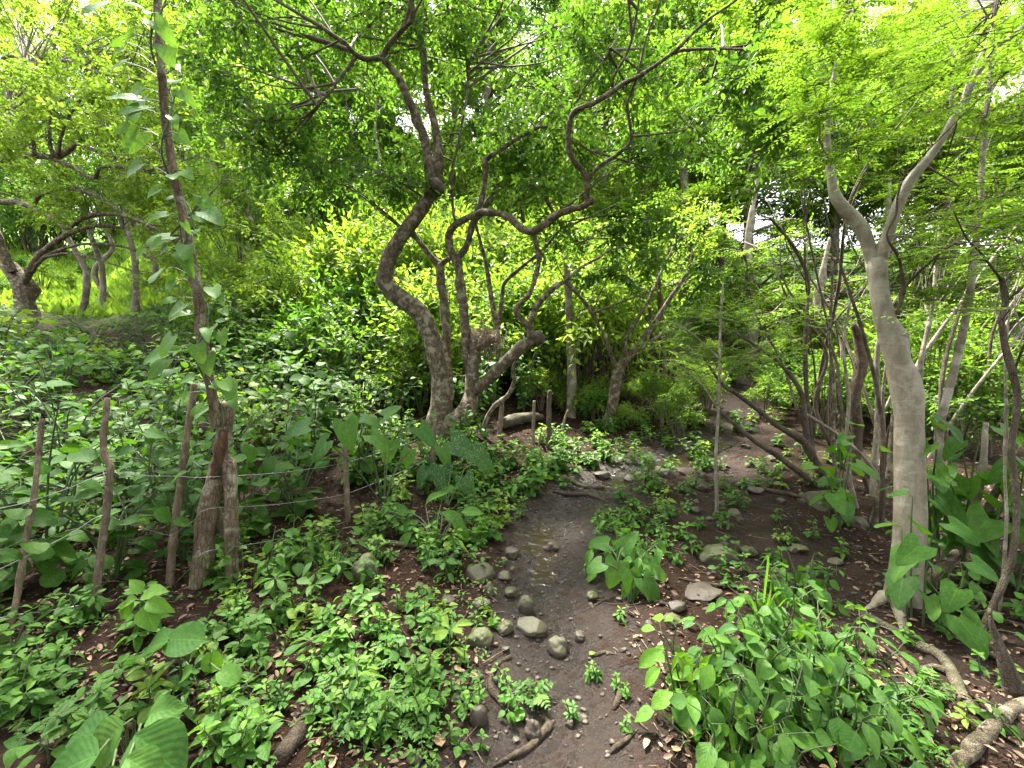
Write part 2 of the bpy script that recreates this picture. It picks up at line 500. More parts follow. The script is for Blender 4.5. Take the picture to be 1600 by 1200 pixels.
# ------------------------------------------------------------------ leaf templates: rows of (x along, y across, z), uv
def leaf_tpl(width, rows=4, cols=2, fold=.25, curve=-.25, heart=0., wave=0., peak=None):
    t = np.linspace(0, 1, rows + 1); s = np.linspace(-1, 1, cols + 1)
    V, UV = [], []
    for ti in t:
        w = width(ti)
        for si in s:
            x = ti - heart * abs(si) * (1 - ti) ** 4
            z = fold * abs(si) * w + curve * ti * ti + wave * math.sin(ti * 9 + si * 2) * abs(si)
            V.append((x, si * w, z)); UV.append((si * .5 + .5, ti))
    F = [(i * (cols + 1) + j, i * (cols + 1) + j + 1, (i + 1) * (cols + 1) + j + 1, (i + 1) * (cols + 1) + j) for i in range(rows) for j in range(cols)]
    F = [(a, d, c, b) for a, b, c, d in F]
    return np.array(V), np.array(UV), np.array(F), None

def w_ovate(t): return .34 * (math.sin(math.pi * min(1, t) ** .72)) ** .9 + .004
def w_ell(t): return .25 * math.sin(math.pi * t) ** .8 + .004
def w_obov(t): return .25 * math.sin(math.pi * t ** 1.35) ** .85 + .004
def w_lance(t): return .17 * math.sin(math.pi * t ** .85) + .004
def w_heart(t): return .47 * max(0, (1 - t)) ** .62 * (min(1, (t + .10) / .22)) ** .5 + .003
def w_round(t): return .47 * math.sqrt(max(0, 1 - (2 * min(.5, max(0, t * .92 + .04)) - 1) ** 2 if t < .46 else 1 - ((t - .46) / .54) ** 2.1)) + .003
TPL = {
    'diamond': (np.array([(0, 0, 0), (.48, -.24, .05), (1, 0, -.12), (.48, .24, .05)]), np.array([(.5, 0), (0, .5), (.5, 1), (1, .5)]), None, np.array([(0, 2, 1), (0, 3, 2)])),
    'oval': (np.array([(0, 0, 0), (.28, -.22, .06), (.7, -.19, .02), (1, 0, -.12), (.7, .19, .02), (.28, .22, .06)]), np.array([(.5, 0), (0, .3), (0, .7), (.5, 1), (1, .7), (1, .3)]), np.array([(0, 3, 2, 1), (0, 5, 4, 3)]), None),
    'ovate': leaf_tpl(w_ovate, 5, 4, .22, -.28), 'ell': leaf_tpl(w_ell, 5, 4, .30, -.30), 'obov': leaf_tpl(w_obov, 5, 4, .30, -.28),
    'lance': leaf_tpl(w_lance, 4, 2, .3, -.3), 'heart': leaf_tpl(w_heart, 6, 4, .16, -.22, .22, .015),
    'bigheart': leaf_tpl(w_heart, 8, 6, .12, -.18, .24, .02), 'round': leaf_tpl(w_round, 6, 4, .15, -.2, .1, .012),
    'broad': leaf_tpl(lambda t: w_ovate(t) * 1.12, 6, 4, .20, -.30, .05, .014),
    'bigbroad': leaf_tpl(lambda t: w_ovate(t) * 1.3, 9, 6, .14, -.22, .06, .014),
}
_unit = {}
def unit_leaf(tpl, matkey):
    k = (tpl, matkey)
    if k not in _unit:
        V, UV, F4, F3 = TPL[tpl]
        _unit[k] = [mesh('leaf', V * np.array([1, ws, zs]) + np.array([0, 0, 1]) * (bd * V[:, :1] ** 2 * V[:, 1:2] * 2), [f for f in (F4, F3) if f is not None], LM[matkey + '_o'], UV)
                    for ws, zs, bd in ((1, 1, 0), (.82, 1.7, .3), (1.1, .5, -.35))]
    return _unit[k]

class Leaves:
    """leaf frames in world space"""
    def __init__(s): s.P, s.D, s.N, s.L, s.T = [], [], [], [], []
    def add(s, P, D, N, L, T=None):
        P = np.atleast_2d(P); n = len(P)
        s.P.append(P); s.D.append(np.atleast_2d(D) * np.ones((n, 1))); s.N.append(np.atleast_2d(N) * np.ones((n, 1)))
        s.L.append(np.broadcast_to(L, (n,)).astype(float)); s.T.append(rng.random(n) if T is None else np.broadcast_to(T, (n,)))
    def arr(s):
        P, D, N, L, T = np.vstack(s.P), norm(np.vstack(s.D)), np.vstack(s.N), np.concatenate(s.L), np.concatenate(s.T)
        N = norm(N - D * np.sum(N * D, 1, keepdims=True))
        return P, D, N, L, T
    def joined(s, tpl, mat, base=(0, 0, 0), sel=None, name='foliage'):
        P, D, N, L, T = s.arr()
        if sel is not None: P, D, N, L, T = P[sel], D[sel], N[sel], L[sel], T[sel]
        V, UV, F4, F3 = TPL[tpl]
        S = np.cross(N, D)
        W = P[:, None] + L[:, None, None] * (D[:, None] * V[None, :, :1] + S[:, None] * V[None, :, 1:2] + N[:, None] * V[None, :, 2:3])
        n, k = len(P), len(V)
        o = (np.arange(n) * k)[:, None, None]
        F = []
        if F4 is not None: F.append((o + F4[None]).reshape(-1, 4))
        if F3 is not None: F.append((o + F3[None]).reshape(-1, 3))
        return mesh(name, W.reshape(-1, 3) - np.asarray(base), F, mat, np.tile(UV, (n, 1)), np.repeat(T, k))
    def objects(s, tpl, matkey, parent, base, sel=None, name='leaf'):
        P, D, N, L, T = s.arr()
        ids = range(len(P)) if sel is None else sel
        S = np.cross(N, D); ms = unit_leaf(tpl, matkey)
        for i in ids:
            M = Matrix(((D[i][0] * L[i], S[i][0] * L[i], N[i][0] * L[i], P[i][0] - base[0]),
                        (D[i][1] * L[i], S[i][1] * L[i], N[i][1] * L[i], P[i][1] - base[1]),
                        (D[i][2] * L[i], S[i][2] * L[i], N[i][2] * L[i], P[i][2] - base[2]), (0, 0, 0, 1)))
            obj(name, ms[i % 3], parent, M)

def ad(a, e):
    return np.stack([np.cos(a) * np.cos(e), np.sin(a) * np.cos(e), np.sin(e)], -1)

# ------------------------------------------------------------------ setting: ground, trail, field, stream
def axis(lo, hi, near0, near1, s0, g):
    pts = list(np.arange(near0, near1, s0))
    x, st = near1, s0
    while x < hi: pts.append(x); st = max(s0, (x - near1) * g + s0); x += st
    x, st = near0 - s0, s0
    while x > lo: pts.append(x); st = max(s0, (near0 - x) * g + s0); x -= st
    return np.array(sorted(pts))

gx = axis(-110, 110, -3.2, 3.6, .034, .05)
gy = axis(-12, 170, 1.0, 5.6, .034, .045)
GX, GY = np.meshgrid(gx, gy)
GZ = height(GX, GY)
ds, dt, dt2 = dpoly(GX, GY, STREAM), dpoly(GX, GY, TRAIL), dpoly(GX, GY, TRAIL2)
jn = .12 * n2(GX, GY, 2.1, 11)
wet = np.clip(np.maximum(np.exp(-(ds / .30) ** 2) * 1.15, .7 * np.exp(-(dt2 / .34) ** 2)), 0, 1)
wet = np.maximum(wet, .22 * np.exp(-(dt / .6) ** 2))
fieldm = ss(GX, -15, -20) * ss(GY, 12, 17)
grass = np.clip(fieldm + .8 * ss(GY, 10.5, 14) * ss(dt, .3, .9), 0, 1)
idx = np.arange(GX.size).reshape(GX.shape)
quads = np.stack([idx[:-1, :-1], idx[:-1, 1:], idx[1:, 1:], idx[1:, :-1]], -1).reshape(-1, 4)
cell = lambda A: (.25 * (A[:-1, :-1] + A[:-1, 1:] + A[1:, 1:] + A[1:, :-1])).ravel()
in_trail = (cell(np.minimum(dt - np.interp(GY, [3, 6, 9, 14], [.95, .75, .5, .35]), dt2 - .42) + jn) < 0) & (cell(GY) < 24)
in_field = (cell(fieldm) > .5) & ~in_trail
GV = np.stack([GX, GY, GZ], -1).reshape(-1, 3)
for nm, msk in (('ground', ~in_trail & ~in_field), ('trail', in_trail), ('field', in_field)):
    q = quads[msk]
    used, inv = np.unique(q, return_inverse=True)
    me = mesh(nm, GV[used], [inv.reshape(-1, 4)], M_SOIL, attrs={'wet': wet.ravel()[used], 'grass': grass.ravel()[used]})
    tag(obj(nm, me), kind='structure')

def water_mat():
    m, n, l, out = newmat('muddy_water')
    p = n.new('ShaderNodeBsdfPrincipled')
    p.inputs['Base Color'].default_value = (.022, .015, .011, 1); p.inputs['Roughness'].default_value = .16
    tc = n.new('ShaderNodeTexCoord'); bp = n.new('ShaderNodeBump'); bp.inputs['Strength'].default_value = .9; bp.inputs['Distance'].default_value = .02
    l.new(ntex(n, l, tc.outputs['Object'], 16, 3, .5, .6), bp.inputs['Height']); l.new(bp.outputs[0], p.inputs['Normal'])
    l.new(p.outputs[0], out.inputs['Surface'])
    return m
C = catmull(STREAM, [10] * (len(STREAM) - 1))
Tn = norm(np.gradient(C, axis=0)); Nn = np.stack([Tn[:, 1], -Tn[:, 0]], -1)
cs = np.linspace(-.34, .34, 13)
X = C[:, None, 0] + Nn[:, None, 0] * cs; Y = C[:, None, 1] + Nn[:, None, 1] * cs
Z = (hbase(C[:, 0], C[:, 1]) - np.interp(C[:, 1], [0, 2.4, 3.1, 5.6, 7], [.085, .08, .046, .044, .06]) + .008 * np.sin(C[:, 1] * 4.1))[:, None] + 0 * X
i2 = np.arange(X.size).reshape(X.shape)
tag(obj('stream', mesh('stream', np.stack([X, Y, Z], -1).reshape(-1, 3), [np.stack([i2[:-1, :-1], i2[:-1, 1:], i2[1:, 1:], i2[1:, :-1]], -1).reshape(-1, 4)], water_mat())), kind='structure')

# ------------------------------------------------------------------ tree tools
def limb_pts(L):
    P = np.array([at(a, b, d) for a, b, d, w in L]); r = np.array([w * .5 * d / FPX / math.sqrt(1 + ((a - 800) / FPX) ** 2) for a, b, d, w in L])
    return P, r

def sprays(lv, tw, O, D, Ln, m, leaf, droop=.25, flat=.0, splay=.9, tint0=None, rt=.0025, up=None):
    """leaf sprays: origins O, directions D, lengths Ln; m leaves each"""
    S = len(O); D = norm(D)
    side = norm(np.cross(D, np.array([0, 0, 1.])) + 1e-6)
    if not flat: side = norm(side + .5 * rng.normal(size=(S, 3)))
    t = (np.arange(m) + .6) / m
    P = O[:, None] + D[:, None] * (Ln[:, None] * t)[..., None]
    P[..., 2] -= droop * Ln[:, None] * t ** 2
    sg = np.where(np.arange(m) % 2 == 0, 1., -1.)
    LD = D[:, None] * .55 + side[:, None] * (sg * splay)[None, :, None] + rng.normal(size=(S, m, 3)) * (.12 if flat else .35)
    LD[..., 2] -= droop * (.4 if flat else 1.1)
    LD[:, -1] = D + rng.normal(size=(S, 3)) * .2
    N = np.array([0, 0, 1.]) + rng.normal(size=(S, m, 3)) * (.22 if flat else .55)
    L = leaf * (.7 + .5 * rng.random((S, m))) * (.75 + .25 * np.sin(np.pi * t))[None]
    T = np.clip((rng.random(S) if tint0 is None else tint0)[:, None] * .6 + rng.random((S, m)) * .4, 0, 1)
    lv.add(P.reshape(-1, 3), LD.reshape(-1, 3), N.reshape(-1, 3), L.ravel(), T.ravel())
    E = P[:, -1]
    if tw is not None:
        mid = O + (D * Ln[:, None] * .5); mid[:, 2] -= droop * Ln * .25
        tw.twigs(O, mid, rt, rt * .8); tw.twigs(mid, E, rt * .8, rt * .4)

def fill_blobs(lv, tw, blobs, limbP, per, m, leaf, slen, droop=.25, flat=False, subs=5, connect=True, flatten=.7, rt=.0025, rb=.012):
    for c, r in blobs:
        c = np.asarray(c, float)
        if connect and limbP is not None:
            i = int(np.argmin(np.linalg.norm(limbP - c, axis=1) + (limbP[:, 2] > c[2] + .2) * .6 + rng.random(len(limbP)) * 1.6)); p = limbP[i]
            q = p * .45 + c * .55 + rng.normal(size=3) * r * .25
            q[2] += .1 * r
            dd = np.linalg.norm(c - p)
            tw.tube([p, q, c], [rb * (.7 + .3 * dd), rb * .65, rb * .45], 5, 0, seg=.25, cap=False)
        dirs = norm(rng.normal(size=(subs, 3))); dirs[:, 2] *= .5 if flat else .8
        ends = c + dirs * (r * (.55 + .45 * rng.random((subs, 1)))) * np.array([1, 1, flatten])
        mids = c + (ends - c) * .5 + rng.normal(size=(subs, 3)) * r * .1
        tw.twigs(np.repeat(c[None], subs, 0), mids, rb * .5, rb * .35); tw.twigs(mids, ends, rb * .35, rt)
        k = rng.integers(0, subs, per); t = rng.random((per, 1)) ** .7
        O = np.where(t < .5, c + (mids[k] - c) * (t * 2), mids[k] + (ends[k] - mids[k]) * (t * 2 - 1))
        D = norm(norm(ends[k] - c) * .7 + norm(rng.normal(size=(per, 3))) * .8)
        if flat: D[:, 2] *= .25
        Ln = slen * (.6 + .7 * rng.random(per))
        sprays(lv, tw, O, D, Ln, m, leaf, droop, flat, tint0=np.clip(rng.normal(.5, .25) + rng.normal(size=per) * .2, 0, 1), rt=rt)

def blobs_px(rects):
    out = []
    for x0, x1, y0, y1, d0, d1, n, r in rects:
        for _ in range(n):
            out.append((at(random.uniform(x0, x1), random.uniform(y0, y1), random.uniform(d0, d1)), r * random.uniform(.7, 1.3)))
    return out

def build_tree(name, label, cat, trunk, limbs, mat, blobs=(), cfg=None, sides=12, rough=.12, nf=5, group=None, singles=0, sink=True, leafname='crown'):
    """trunk / limbs: pixel-traced (px, py, depth, width px) converted to metres where the tree stands"""
    P, r = limb_pts(trunk)
    if sink:
        P = np.vstack([P[0] - np.array([0, 0, .25]), P]); r = np.concatenate([[r[0] * 1.15], r])
    base = np.array([P[1 if sink else 0][0], P[1 if sink else 0][1], H(P[0][0], P[0][1])])
    root = thing(name, label, cat, base, group)
    g = Geo(); allp = [g.tube(P, r, sides, rough, nf)]
    obj('trunk', g.mesh('trunk', mat, base), root)
    for L in limbs:
        lm = mat
        if isinstance(L, tuple): L, lm = L
        P, r = limb_pts(L); g = Geo()
        allp.append(g.tube(P, r, 9 if r.max() > .03 else 6, rough, nf * 1.4))
        obj('limb', g.mesh('limb', lm, base), root)
    if len(blobs):
        lv, tw = Leaves(), Geo()
        c = dict(per=30, m=9, leaf=.09, slen=.35, tpl='oval', mat='mid'); c.update(cfg or {})
        tpl, mk = c.pop('tpl'), c.pop('mat')
        tail = np.vstack([a[len(a) // 3:] for a in allp])
        fill_blobs(lv, tw, blobs, tail, **c)
        n = sum(len(x) for x in lv.P)
        sel = None
        if singles:
            Pq = np.vstack(lv.P); q = Pq - np.array([0, 0, CAM_Z]); dep = q[:, 1] * CP + q[:, 2] * SPN
            u = np.abs(q[:, 0] / dep); v = np.abs((-q[:, 1] * SPN + q[:, 2] * CP) / dep)
            sc = np.concatenate(lv.L) / np.maximum(dep, .3); sc[(u > 1.19) | (v > .89) | (dep < .3)] = 0
            order = np.argsort(-sc); one, rest = order[:singles], order[singles:]
            lv.objects('ovate' if c.get('leaf', 0) > .05 else 'lance', mk, root, base, one)
            sel = rest
        tag(obj(leafname, lv.joined(tpl, LM[mk], base, sel, leafname), root), kind='stuff')
        tag(obj('twigs', tw.mesh('twigs', M_STEMB, base), root), kind='stuff')
    return root, base

def bare(name, label, cat, pts, mat, sides=9, rough=.12, nf=9, group=None, partname='trunk'):
    """one stem standing in the soil, traced; an Empty is not needed: the mesh is the thing"""
    P, r = limb_pts(pts)
    b = np.array([P[0][0], P[0][1], H(P[0][0], P[0][1])])
    P = np.vstack([b - np.array([0, 0, .2]), P]); r = np.concatenate([[r[0] * 1.1], r])
    g = Geo(); g.tube(P, r, sides, rough, nf)
    o = obj(name, g.mesh(name, mat, b)); o.location = b
    return tag(o, label, cat, group), b

# ------------------------------------------------------------------ the old gnarled tree
def tr(pts, d0, d1):
    n = len(pts)
    return [(p[0], p[1], d0 + (d1 - d0) * i / (n - 1), p[2]) for i, p in enumerate(pts)]

TD = 6.0
_tr0 = tr
def tr(pts, d0, d1): return _tr0([(a, b, c * .86) for a, b, c in pts], d0, d1)
A = tr([(684, 672, 54), (690, 635, 40), (687, 590, 34), (682, 560, 33), (672, 525, 33), (655, 490, 33), (632, 470, 31), (610, 455, 30), (599, 440, 29), (603, 420, 28), (612, 395, 27), (630, 365, 27), (650, 340, 26), (668, 312, 25), (681, 291, 23)], TD, 5.5)
A1 = tr([(672, 300, 15), (671, 280, 16), (668, 250, 16), (664, 220, 16), (655, 195, 16), (645, 170, 15), (635, 150, 15), (625, 125, 14), (610, 105, 13), (595, 88, 12)], 5.52, 5.0)
A1a = tr([(597, 90, 12), (570, 92, 10), (553, 83, 9), (540, 68, 8), (520, 55, 8), (503, 42, 6)], 5.0, 4.7)
A1a2 = tr([(557, 88, 8), (545, 105, 7), (530, 122, 6), (515, 145, 5), (495, 165, 3)], 5.0, 4.9)
A1b = tr([(596, 90, 10), (612, 65, 10), (630, 45, 9), (645, 25, 9), (640, -10, 8)], 5.0, 4.6)
A2 = tr([(682, 305, 20), (684, 260, 19), (684, 225, 18), (678, 190, 14), (668, 155, 12), (664, 125, 11), (660, 80, 11), (655, 45, 11), (636, -15, 10)], 5.7, 5.6)
B = tr([(703, 625, 16), (699, 560, 16), (696, 500, 16), (692, 460, 16), (688, 430, 16), (686, 412, 17)], 6.3, 6.3)
B1 = tr([(686, 415, 13), (677, 405, 11), (665, 390, 10), (650, 372, 9), (640, 350, 8)], 6.3, 6.3)
B2 = tr([(687, 415, 12), (697, 407, 11), (707, 401, 10)], 6.3, 6.15)
Cb = tr([(700, 690, 40), (712, 662, 40), (726, 648, 36), (735, 625, 28), (737, 600, 25), (741, 560, 23), (742, 530, 19), (738, 515, 14)], 5.85, 6.0)
C1 = tr([(738, 590, 15), (728, 555, 15), (726, 500, 17), (722, 460, 17), (718, 430, 16), (713, 402, 18)], 6.0, 5.9)
C1a = tr([(711, 408, 13), (703, 385, 14), (702, 368, 14), (708, 355, 14), (722, 345, 13), (735, 338, 12), (750, 333, 13), (770, 332, 13), (785, 335, 13), (800, 343, 14), (815, 357, 14), (830, 362, 14), (845, 355, 14), (865, 338, 14), (890, 328, 13), (912, 322, 12), (928, 312, 9)], 5.9, 5.0)
C1b = tr([(715, 402, 12), (724, 392, 13), (732, 378, 12), (736, 358, 11), (740, 342, 10), (748, 325, 10), (755, 300, 10), (758, 275, 10), (757, 247, 10)], 5.9, 5.7)
C1b2 = tr([(757, 250, 9), (770, 241, 9), (785, 233, 8), (800, 222, 7), (830, 205, 6), (850, 198, 6), (880, 205, 5), (905, 225, 4), (940, 247, 3)], 5.7, 5.2)
C1c = tr([(917, 322, 10), (918, 300, 10), (917, 285, 11), (911, 268, 11), (900, 255, 11), (891, 240, 10), (888, 220, 10), (889, 198, 10), (895, 178, 10), (908, 169, 10), (930, 160, 10), (955, 145, 9), (975, 130, 9), (1000, 118, 8), (1030, 98, 7), (1060, 75, 6), (1085, 50, 6), (1110, 28, 5), (1140, 8, 5), (1165, -12, 4)], 5.05, 3.9)
C1d = tr([(1000, 117, 7), (1030, 98, 6), (1060, 80, 6), (1090, 77, 5), (1130, 75, 5), (1180, 70, 4), (1205, 72, 4), (1230, 58, 3), (1260, 75, 3), (1310, 82, 1)], 4.55, 3.9)
C1d2 = tr([(1125, 76, 4), (1165, 78, 4), (1200, 86, 3), (1215, 100, 3), (1250, 120, 3), (1290, 140, 1)], 4.2, 3.9)
C1e = tr([(917, 290, 8), (925, 272, 7), (940, 257, 7), (962, 243, 7), (985, 222, 7), (985, 200, 6), (980, 165, 6), (988, 140, 5), (998, 110, 5), (1010, 60, 4), (1025, 20, 4), (1036, -10, 3)], 5.0, 4.0)
C1f = tr([(957, 143, 6), (958, 122, 5), (975, 92, 5), (988, 60, 4), (993, 30, 4), (1000, -10, 3)], 4.7, 4.2)
C1g = tr([(900, 160, 4), (918, 130, 4), (940, 100, 3), (954, 75, 2)], 4.9, 4.6)
Dd = tr([(742, 612, 20), (757, 598, 20), (775, 580, 21), (800, 555, 21), (822, 537, 23), (840, 527, 22)], 5.9, 5.5)
D1 = tr([(829, 530, 12), (828, 512, 10), (831, 498, 10), (838, 480, 11), (850, 465, 10), (865, 450, 10), (884, 438, 8), (905, 420, 5), (940, 400, 4)], 5.5, 5.1)
D2 = tr([(826, 515, 11), (819, 503, 11), (808, 490, 12), (808, 480, 10), (825, 462, 9), (836, 435, 9), (842, 405, 9), (838, 382, 8), (831, 364, 9)], 5.5, 5.4)
D3 = tr([(884, 440, 6), (900, 458, 5), (920, 480, 4), (940, 515, 4), (957, 555, 4)], 5.2, 5.6)
D4 = tr([(838, 385, 6), (850, 402, 5), (852, 415, 4)], 5.4, 5.4)
E = tr([(779, 560, 10), (777, 520, 11), (772, 490, 10), (766, 455, 9), (760, 415, 8), (750, 375, 6), (740, 340, 5)], 6.5, 6.6)
E1 = tr([(778, 515, 9), (784, 470, 8), (787, 445, 7), (800, 430, 7), (830, 405, 6), (850, 388, 6), (872, 362, 5)], 6.5, 6.3)
Fb = tr([(752, 695, 9), (760, 655, 9), (775, 632, 9), (793, 618, 8), (803, 597, 7), (801, 578, 6), (808, 560, 5), (822, 545, 4)], 5.9, 5.8)
G1 = tr([(738, 352, 9), (750, 335, 10), (765, 312, 12), (785, 288, 12), (812, 287, 10), (845, 298, 9), (858, 320, 7), (872, 345, 6), (895, 375, 5), (912, 395, 4)], 6.2, 6.3)
G2 = tr([(805, 285, 7), (800, 270, 8), (790, 240, 6)], 6.2, 6.3)
G3 = tr([(802, 285, 7), (812, 310, 7), (818, 345, 6)], 6.2, 6.0)
W1 = tr([(716, 352, 6), (710, 340, 5), (707, 310, 5), (706, 270, 5), (715, 230, 5), (722, 190, 4), (731, 140, 4), (728, 90, 3)], 5.9, 5.6)
RT = tr([(688, 650, 34), (665, 675, 28), (640, 700, 22), (610, 722, 14)], 6.0, 5.9)
mt_blobs = blobs_px([(320, 560, -40, 300, 5.1, 6.9, 26, .62), (540, 880, -60, 220, 5.4, 7.4, 25, .60), (860, 1250, -60, 270, 4.9, 7.0, 29, .58),
                     (150, 700, -420, -60, 4.2, 6.2, 16, .7), (700, 1250, -420, -60, 3.6, 6.0, 13, .7),  # upper crown out of view, added to shade the near ground
                     (540, 660, 230, 300, 5.4, 6.4, 5, .38), (850, 1060, 230, 390, 5.4, 6.6, 8, .42), (690, 860, 200, 300, 5.4, 6.6, 8, .42),
                     (1160, 1330, 40, 200, 4.0, 4.8, 7, .40), (950, 1120, 380, 450, 4.9, 5.8, 3, .32)])
old, OB = build_tree('old_tree', 'old gnarled many-stemmed tree with thick elbowed limbs standing beside the fence line', 'tree', A,
                     [A1, A1a, A1a2, A1b, A2, B, B1, B2, Cb, C1, C1a, C1b, C1b2, C1c, C1d, C1d2, C1e, C1f, C1g, Dd, D1, D2, D3, D4, E, E1, Fb, G1, G2, G3, W1, RT],
                     M_BARK, mt_blobs, dict(per=34, m=9, leaf=.094, slen=.34, tpl='oval', mat='mid', subs=7, droop=.3, rt=.0034, rb=.014), 16, .17, 11, singles=220)
# pruning scar and cut limb ends
def ring_scar(p, nrm, r, parent, base):
    nrm = norm(np.asarray(nrm, float)); u = norm(np.cross(nrm, [0, 0, 1.])); w = np.cross(nrm, u)
    a = np.linspace(0, 2 * np.pi, 15); g = Geo()
    g.tube([p + (u * math.cos(t) + w * math.sin(t)) * r for t in a], [r * .33] * 15, 6, .15, 30, smoothed=False)
    obj('pruning_scar', g.mesh('pruning_scar', M_BARKP, base), parent)
    g = Geo(); g.tube([p - nrm * .01, p + nrm * .004], [r, r], 12, smoothed=False); obj('cut_face', g.mesh('cut_face', M_RED, base), parent)
ring_scar(at(733, 638, 5.78), (.15, -1, .1), .045, old, OB)
for (a, b, d, w) in ((682, 289, 5.42, 26), (842, 527, 5.45, 24)):
    g = Geo(); c = at(a, b, d); r = w * .5 * d / FPX
    g.tube([c + np.array([-.05, 0, -.05]), c, c + np.array([.04, -.02, .03])], [r * .9, r * 1.05, r * .75], 12, .3, 14)
    obj('knob', g.mesh('knob', M_BARKD, OB), old)
# hanging leaf strands on the elbow limb
# nest of dead twigs lodged in the fork
c = at(762, 530, 5.9); g = Geo()
for i in range(150):
    d = norm(rng.normal(size=3)); p = c + rng.normal(size=3) * np.array([.10, .08, .10]); q = norm(rng.normal(size=3)) * random.uniform(.06, .16)
    g.tube([p - q, p + rng.normal(size=3) * .02, p + q - np.array([0, 0, .03])], [.004, .004, .002], 4, seg=.08, cap=False)
g.tube([c - np.array([.13, 0, .13]), c - np.array([.02, 0, .02]), c + np.array([.12, 0, .03])], [.06, .10, .05], 10, .5, 10)
o = obj('twig_nest', g.mesh('twig_nest', M_POST, c)); o.location = c
tag(o, 'clump of dead brown twigs and bark lodged in the fork of the old gnarled tree', 'nest')

# ------------------------------------------------------------------ smooth grey tree by the trail
tr = _tr0
Rt = tr([(1410, 955, 84), (1412, 930, 68), (1416, 895, 58), (1420, 850, 55), (1422, 800, 55), (1422, 750, 53), (1421, 700, 51), (1420, 655, 50), (1418, 622, 55), (1412, 592, 54), (1402, 562, 42), (1399, 540, 45), (1393, 522, 45), (1383, 500, 36), (1376, 470, 33), (1372, 440, 32), (1369, 405, 36)], 2.85, 3.0)
R1 = tr([(1366, 412, 26), (1358, 388, 25), (1350, 365, 25), (1335, 342, 25), (1318, 325, 23), (1305, 305, 19), (1298, 275, 15), (1295, 250, 13), (1292, 210, 11), (1296, 165, 9), (1304, 110, 7), (1318, 50, 5), (1325, 0, 3)], 3.0, 3.1)
R2 = tr([(1372, 412, 28), (1378, 395, 25), (1388, 365, 22), (1398, 335, 21), (1410, 305, 21), (1425, 278, 21), (1450, 248, 18), (1475, 212, 16), (1492, 180, 15), (1510, 150, 14), (1530, 110, 14), (1560, 75, 15), (1605, 38, 15)], 3.0, 2.6)
R2b = tr([(1490, 182, 11), (1487, 150, 10), (1491, 120, 8), (1485, 70, 6)], 2.85, 2.9)
R2c = tr([(1500, 165, 8), (1520, 110, 7), (1545, 60, 6), (1560, 0, 5)], 2.8, 2.9)
U1 = tr([(1404, 520, 9), (1403, 490, 8), (1410, 462, 9), (1412, 448, 9), (1408, 422, 6), (1403, 400, 6), (1386, 368, 4), (1400, 335, 4), (1403, 305, 4), (1410, 282, 3)], 2.95, 2.7)
U2 = tr([(1413, 448, 7), (1440, 422, 5), (1470, 395, 4), (1500, 376, 3)], 2.9, 2.6)
Kn = tr([(1396, 522, 40), (1406, 525, 36), (1412, 528, 26)], 2.95, 2.90)
rt_blobs = blobs_px([(1150, 1650, -420, -40, 2.6, 4.2, 16, .5), (1260, 1340, 10, 240, 2.55, 2.9, 6, .22), (1240, 1360, 60, 260, 3.2, 4.0, 6, .34), (1230, 1600, 0, 200, 3.2, 4.8, 18, .44), (1400, 1620, 240, 480, 2.9, 4.2, 11, .42), (1470, 1640, 300, 480, 2.2, 2.8, 4, .3), (1450, 1600, 0, 140, 2.2, 3.0, 4, .4)])  # first rectangle is unseen upper crown, added to shade the shrub patch
gt, GTB = build_tree('smooth_tree', 'tall smooth grey-barked tree with knobbly trunk forking beside the trail', 'tree', Rt, [R1, R2, R2b, R2c, (U1, M_BARKD), (U2, M_BARKD), Kn], M_SMOOTH,
                rt_blobs, dict(per=26, m=18, leaf=.040, slen=.26, tpl='diamond', mat='feather', flat=True, subs=6, droop=.12, flatten=.4, rt=.0015, rb=.006), 24, .05, 6)
for a, b, c_, d in (((1395, 940), (1360, 950), (1330, 958), 30), ((1415, 950), (1412, 985), (1405, 1005), 26), ((1432, 935), (1460, 950), (1480, 965), 24)):
    pts = [gnd(*a), gnd(*b), gnd(*c_)]
    g = Geo(); g.tube([pts[0] + np.array([0, .06, -.012]), pts[1] - np.array([0, 0, .012]), pts[2] - np.array([0, 0, .05])], [d * .5 * 2.8 / FPX * k for k in (.75, .36, .15)], 10, .08, 8)
    obj('root', g.mesh('root', M_SMOOTH, GTB), gt)

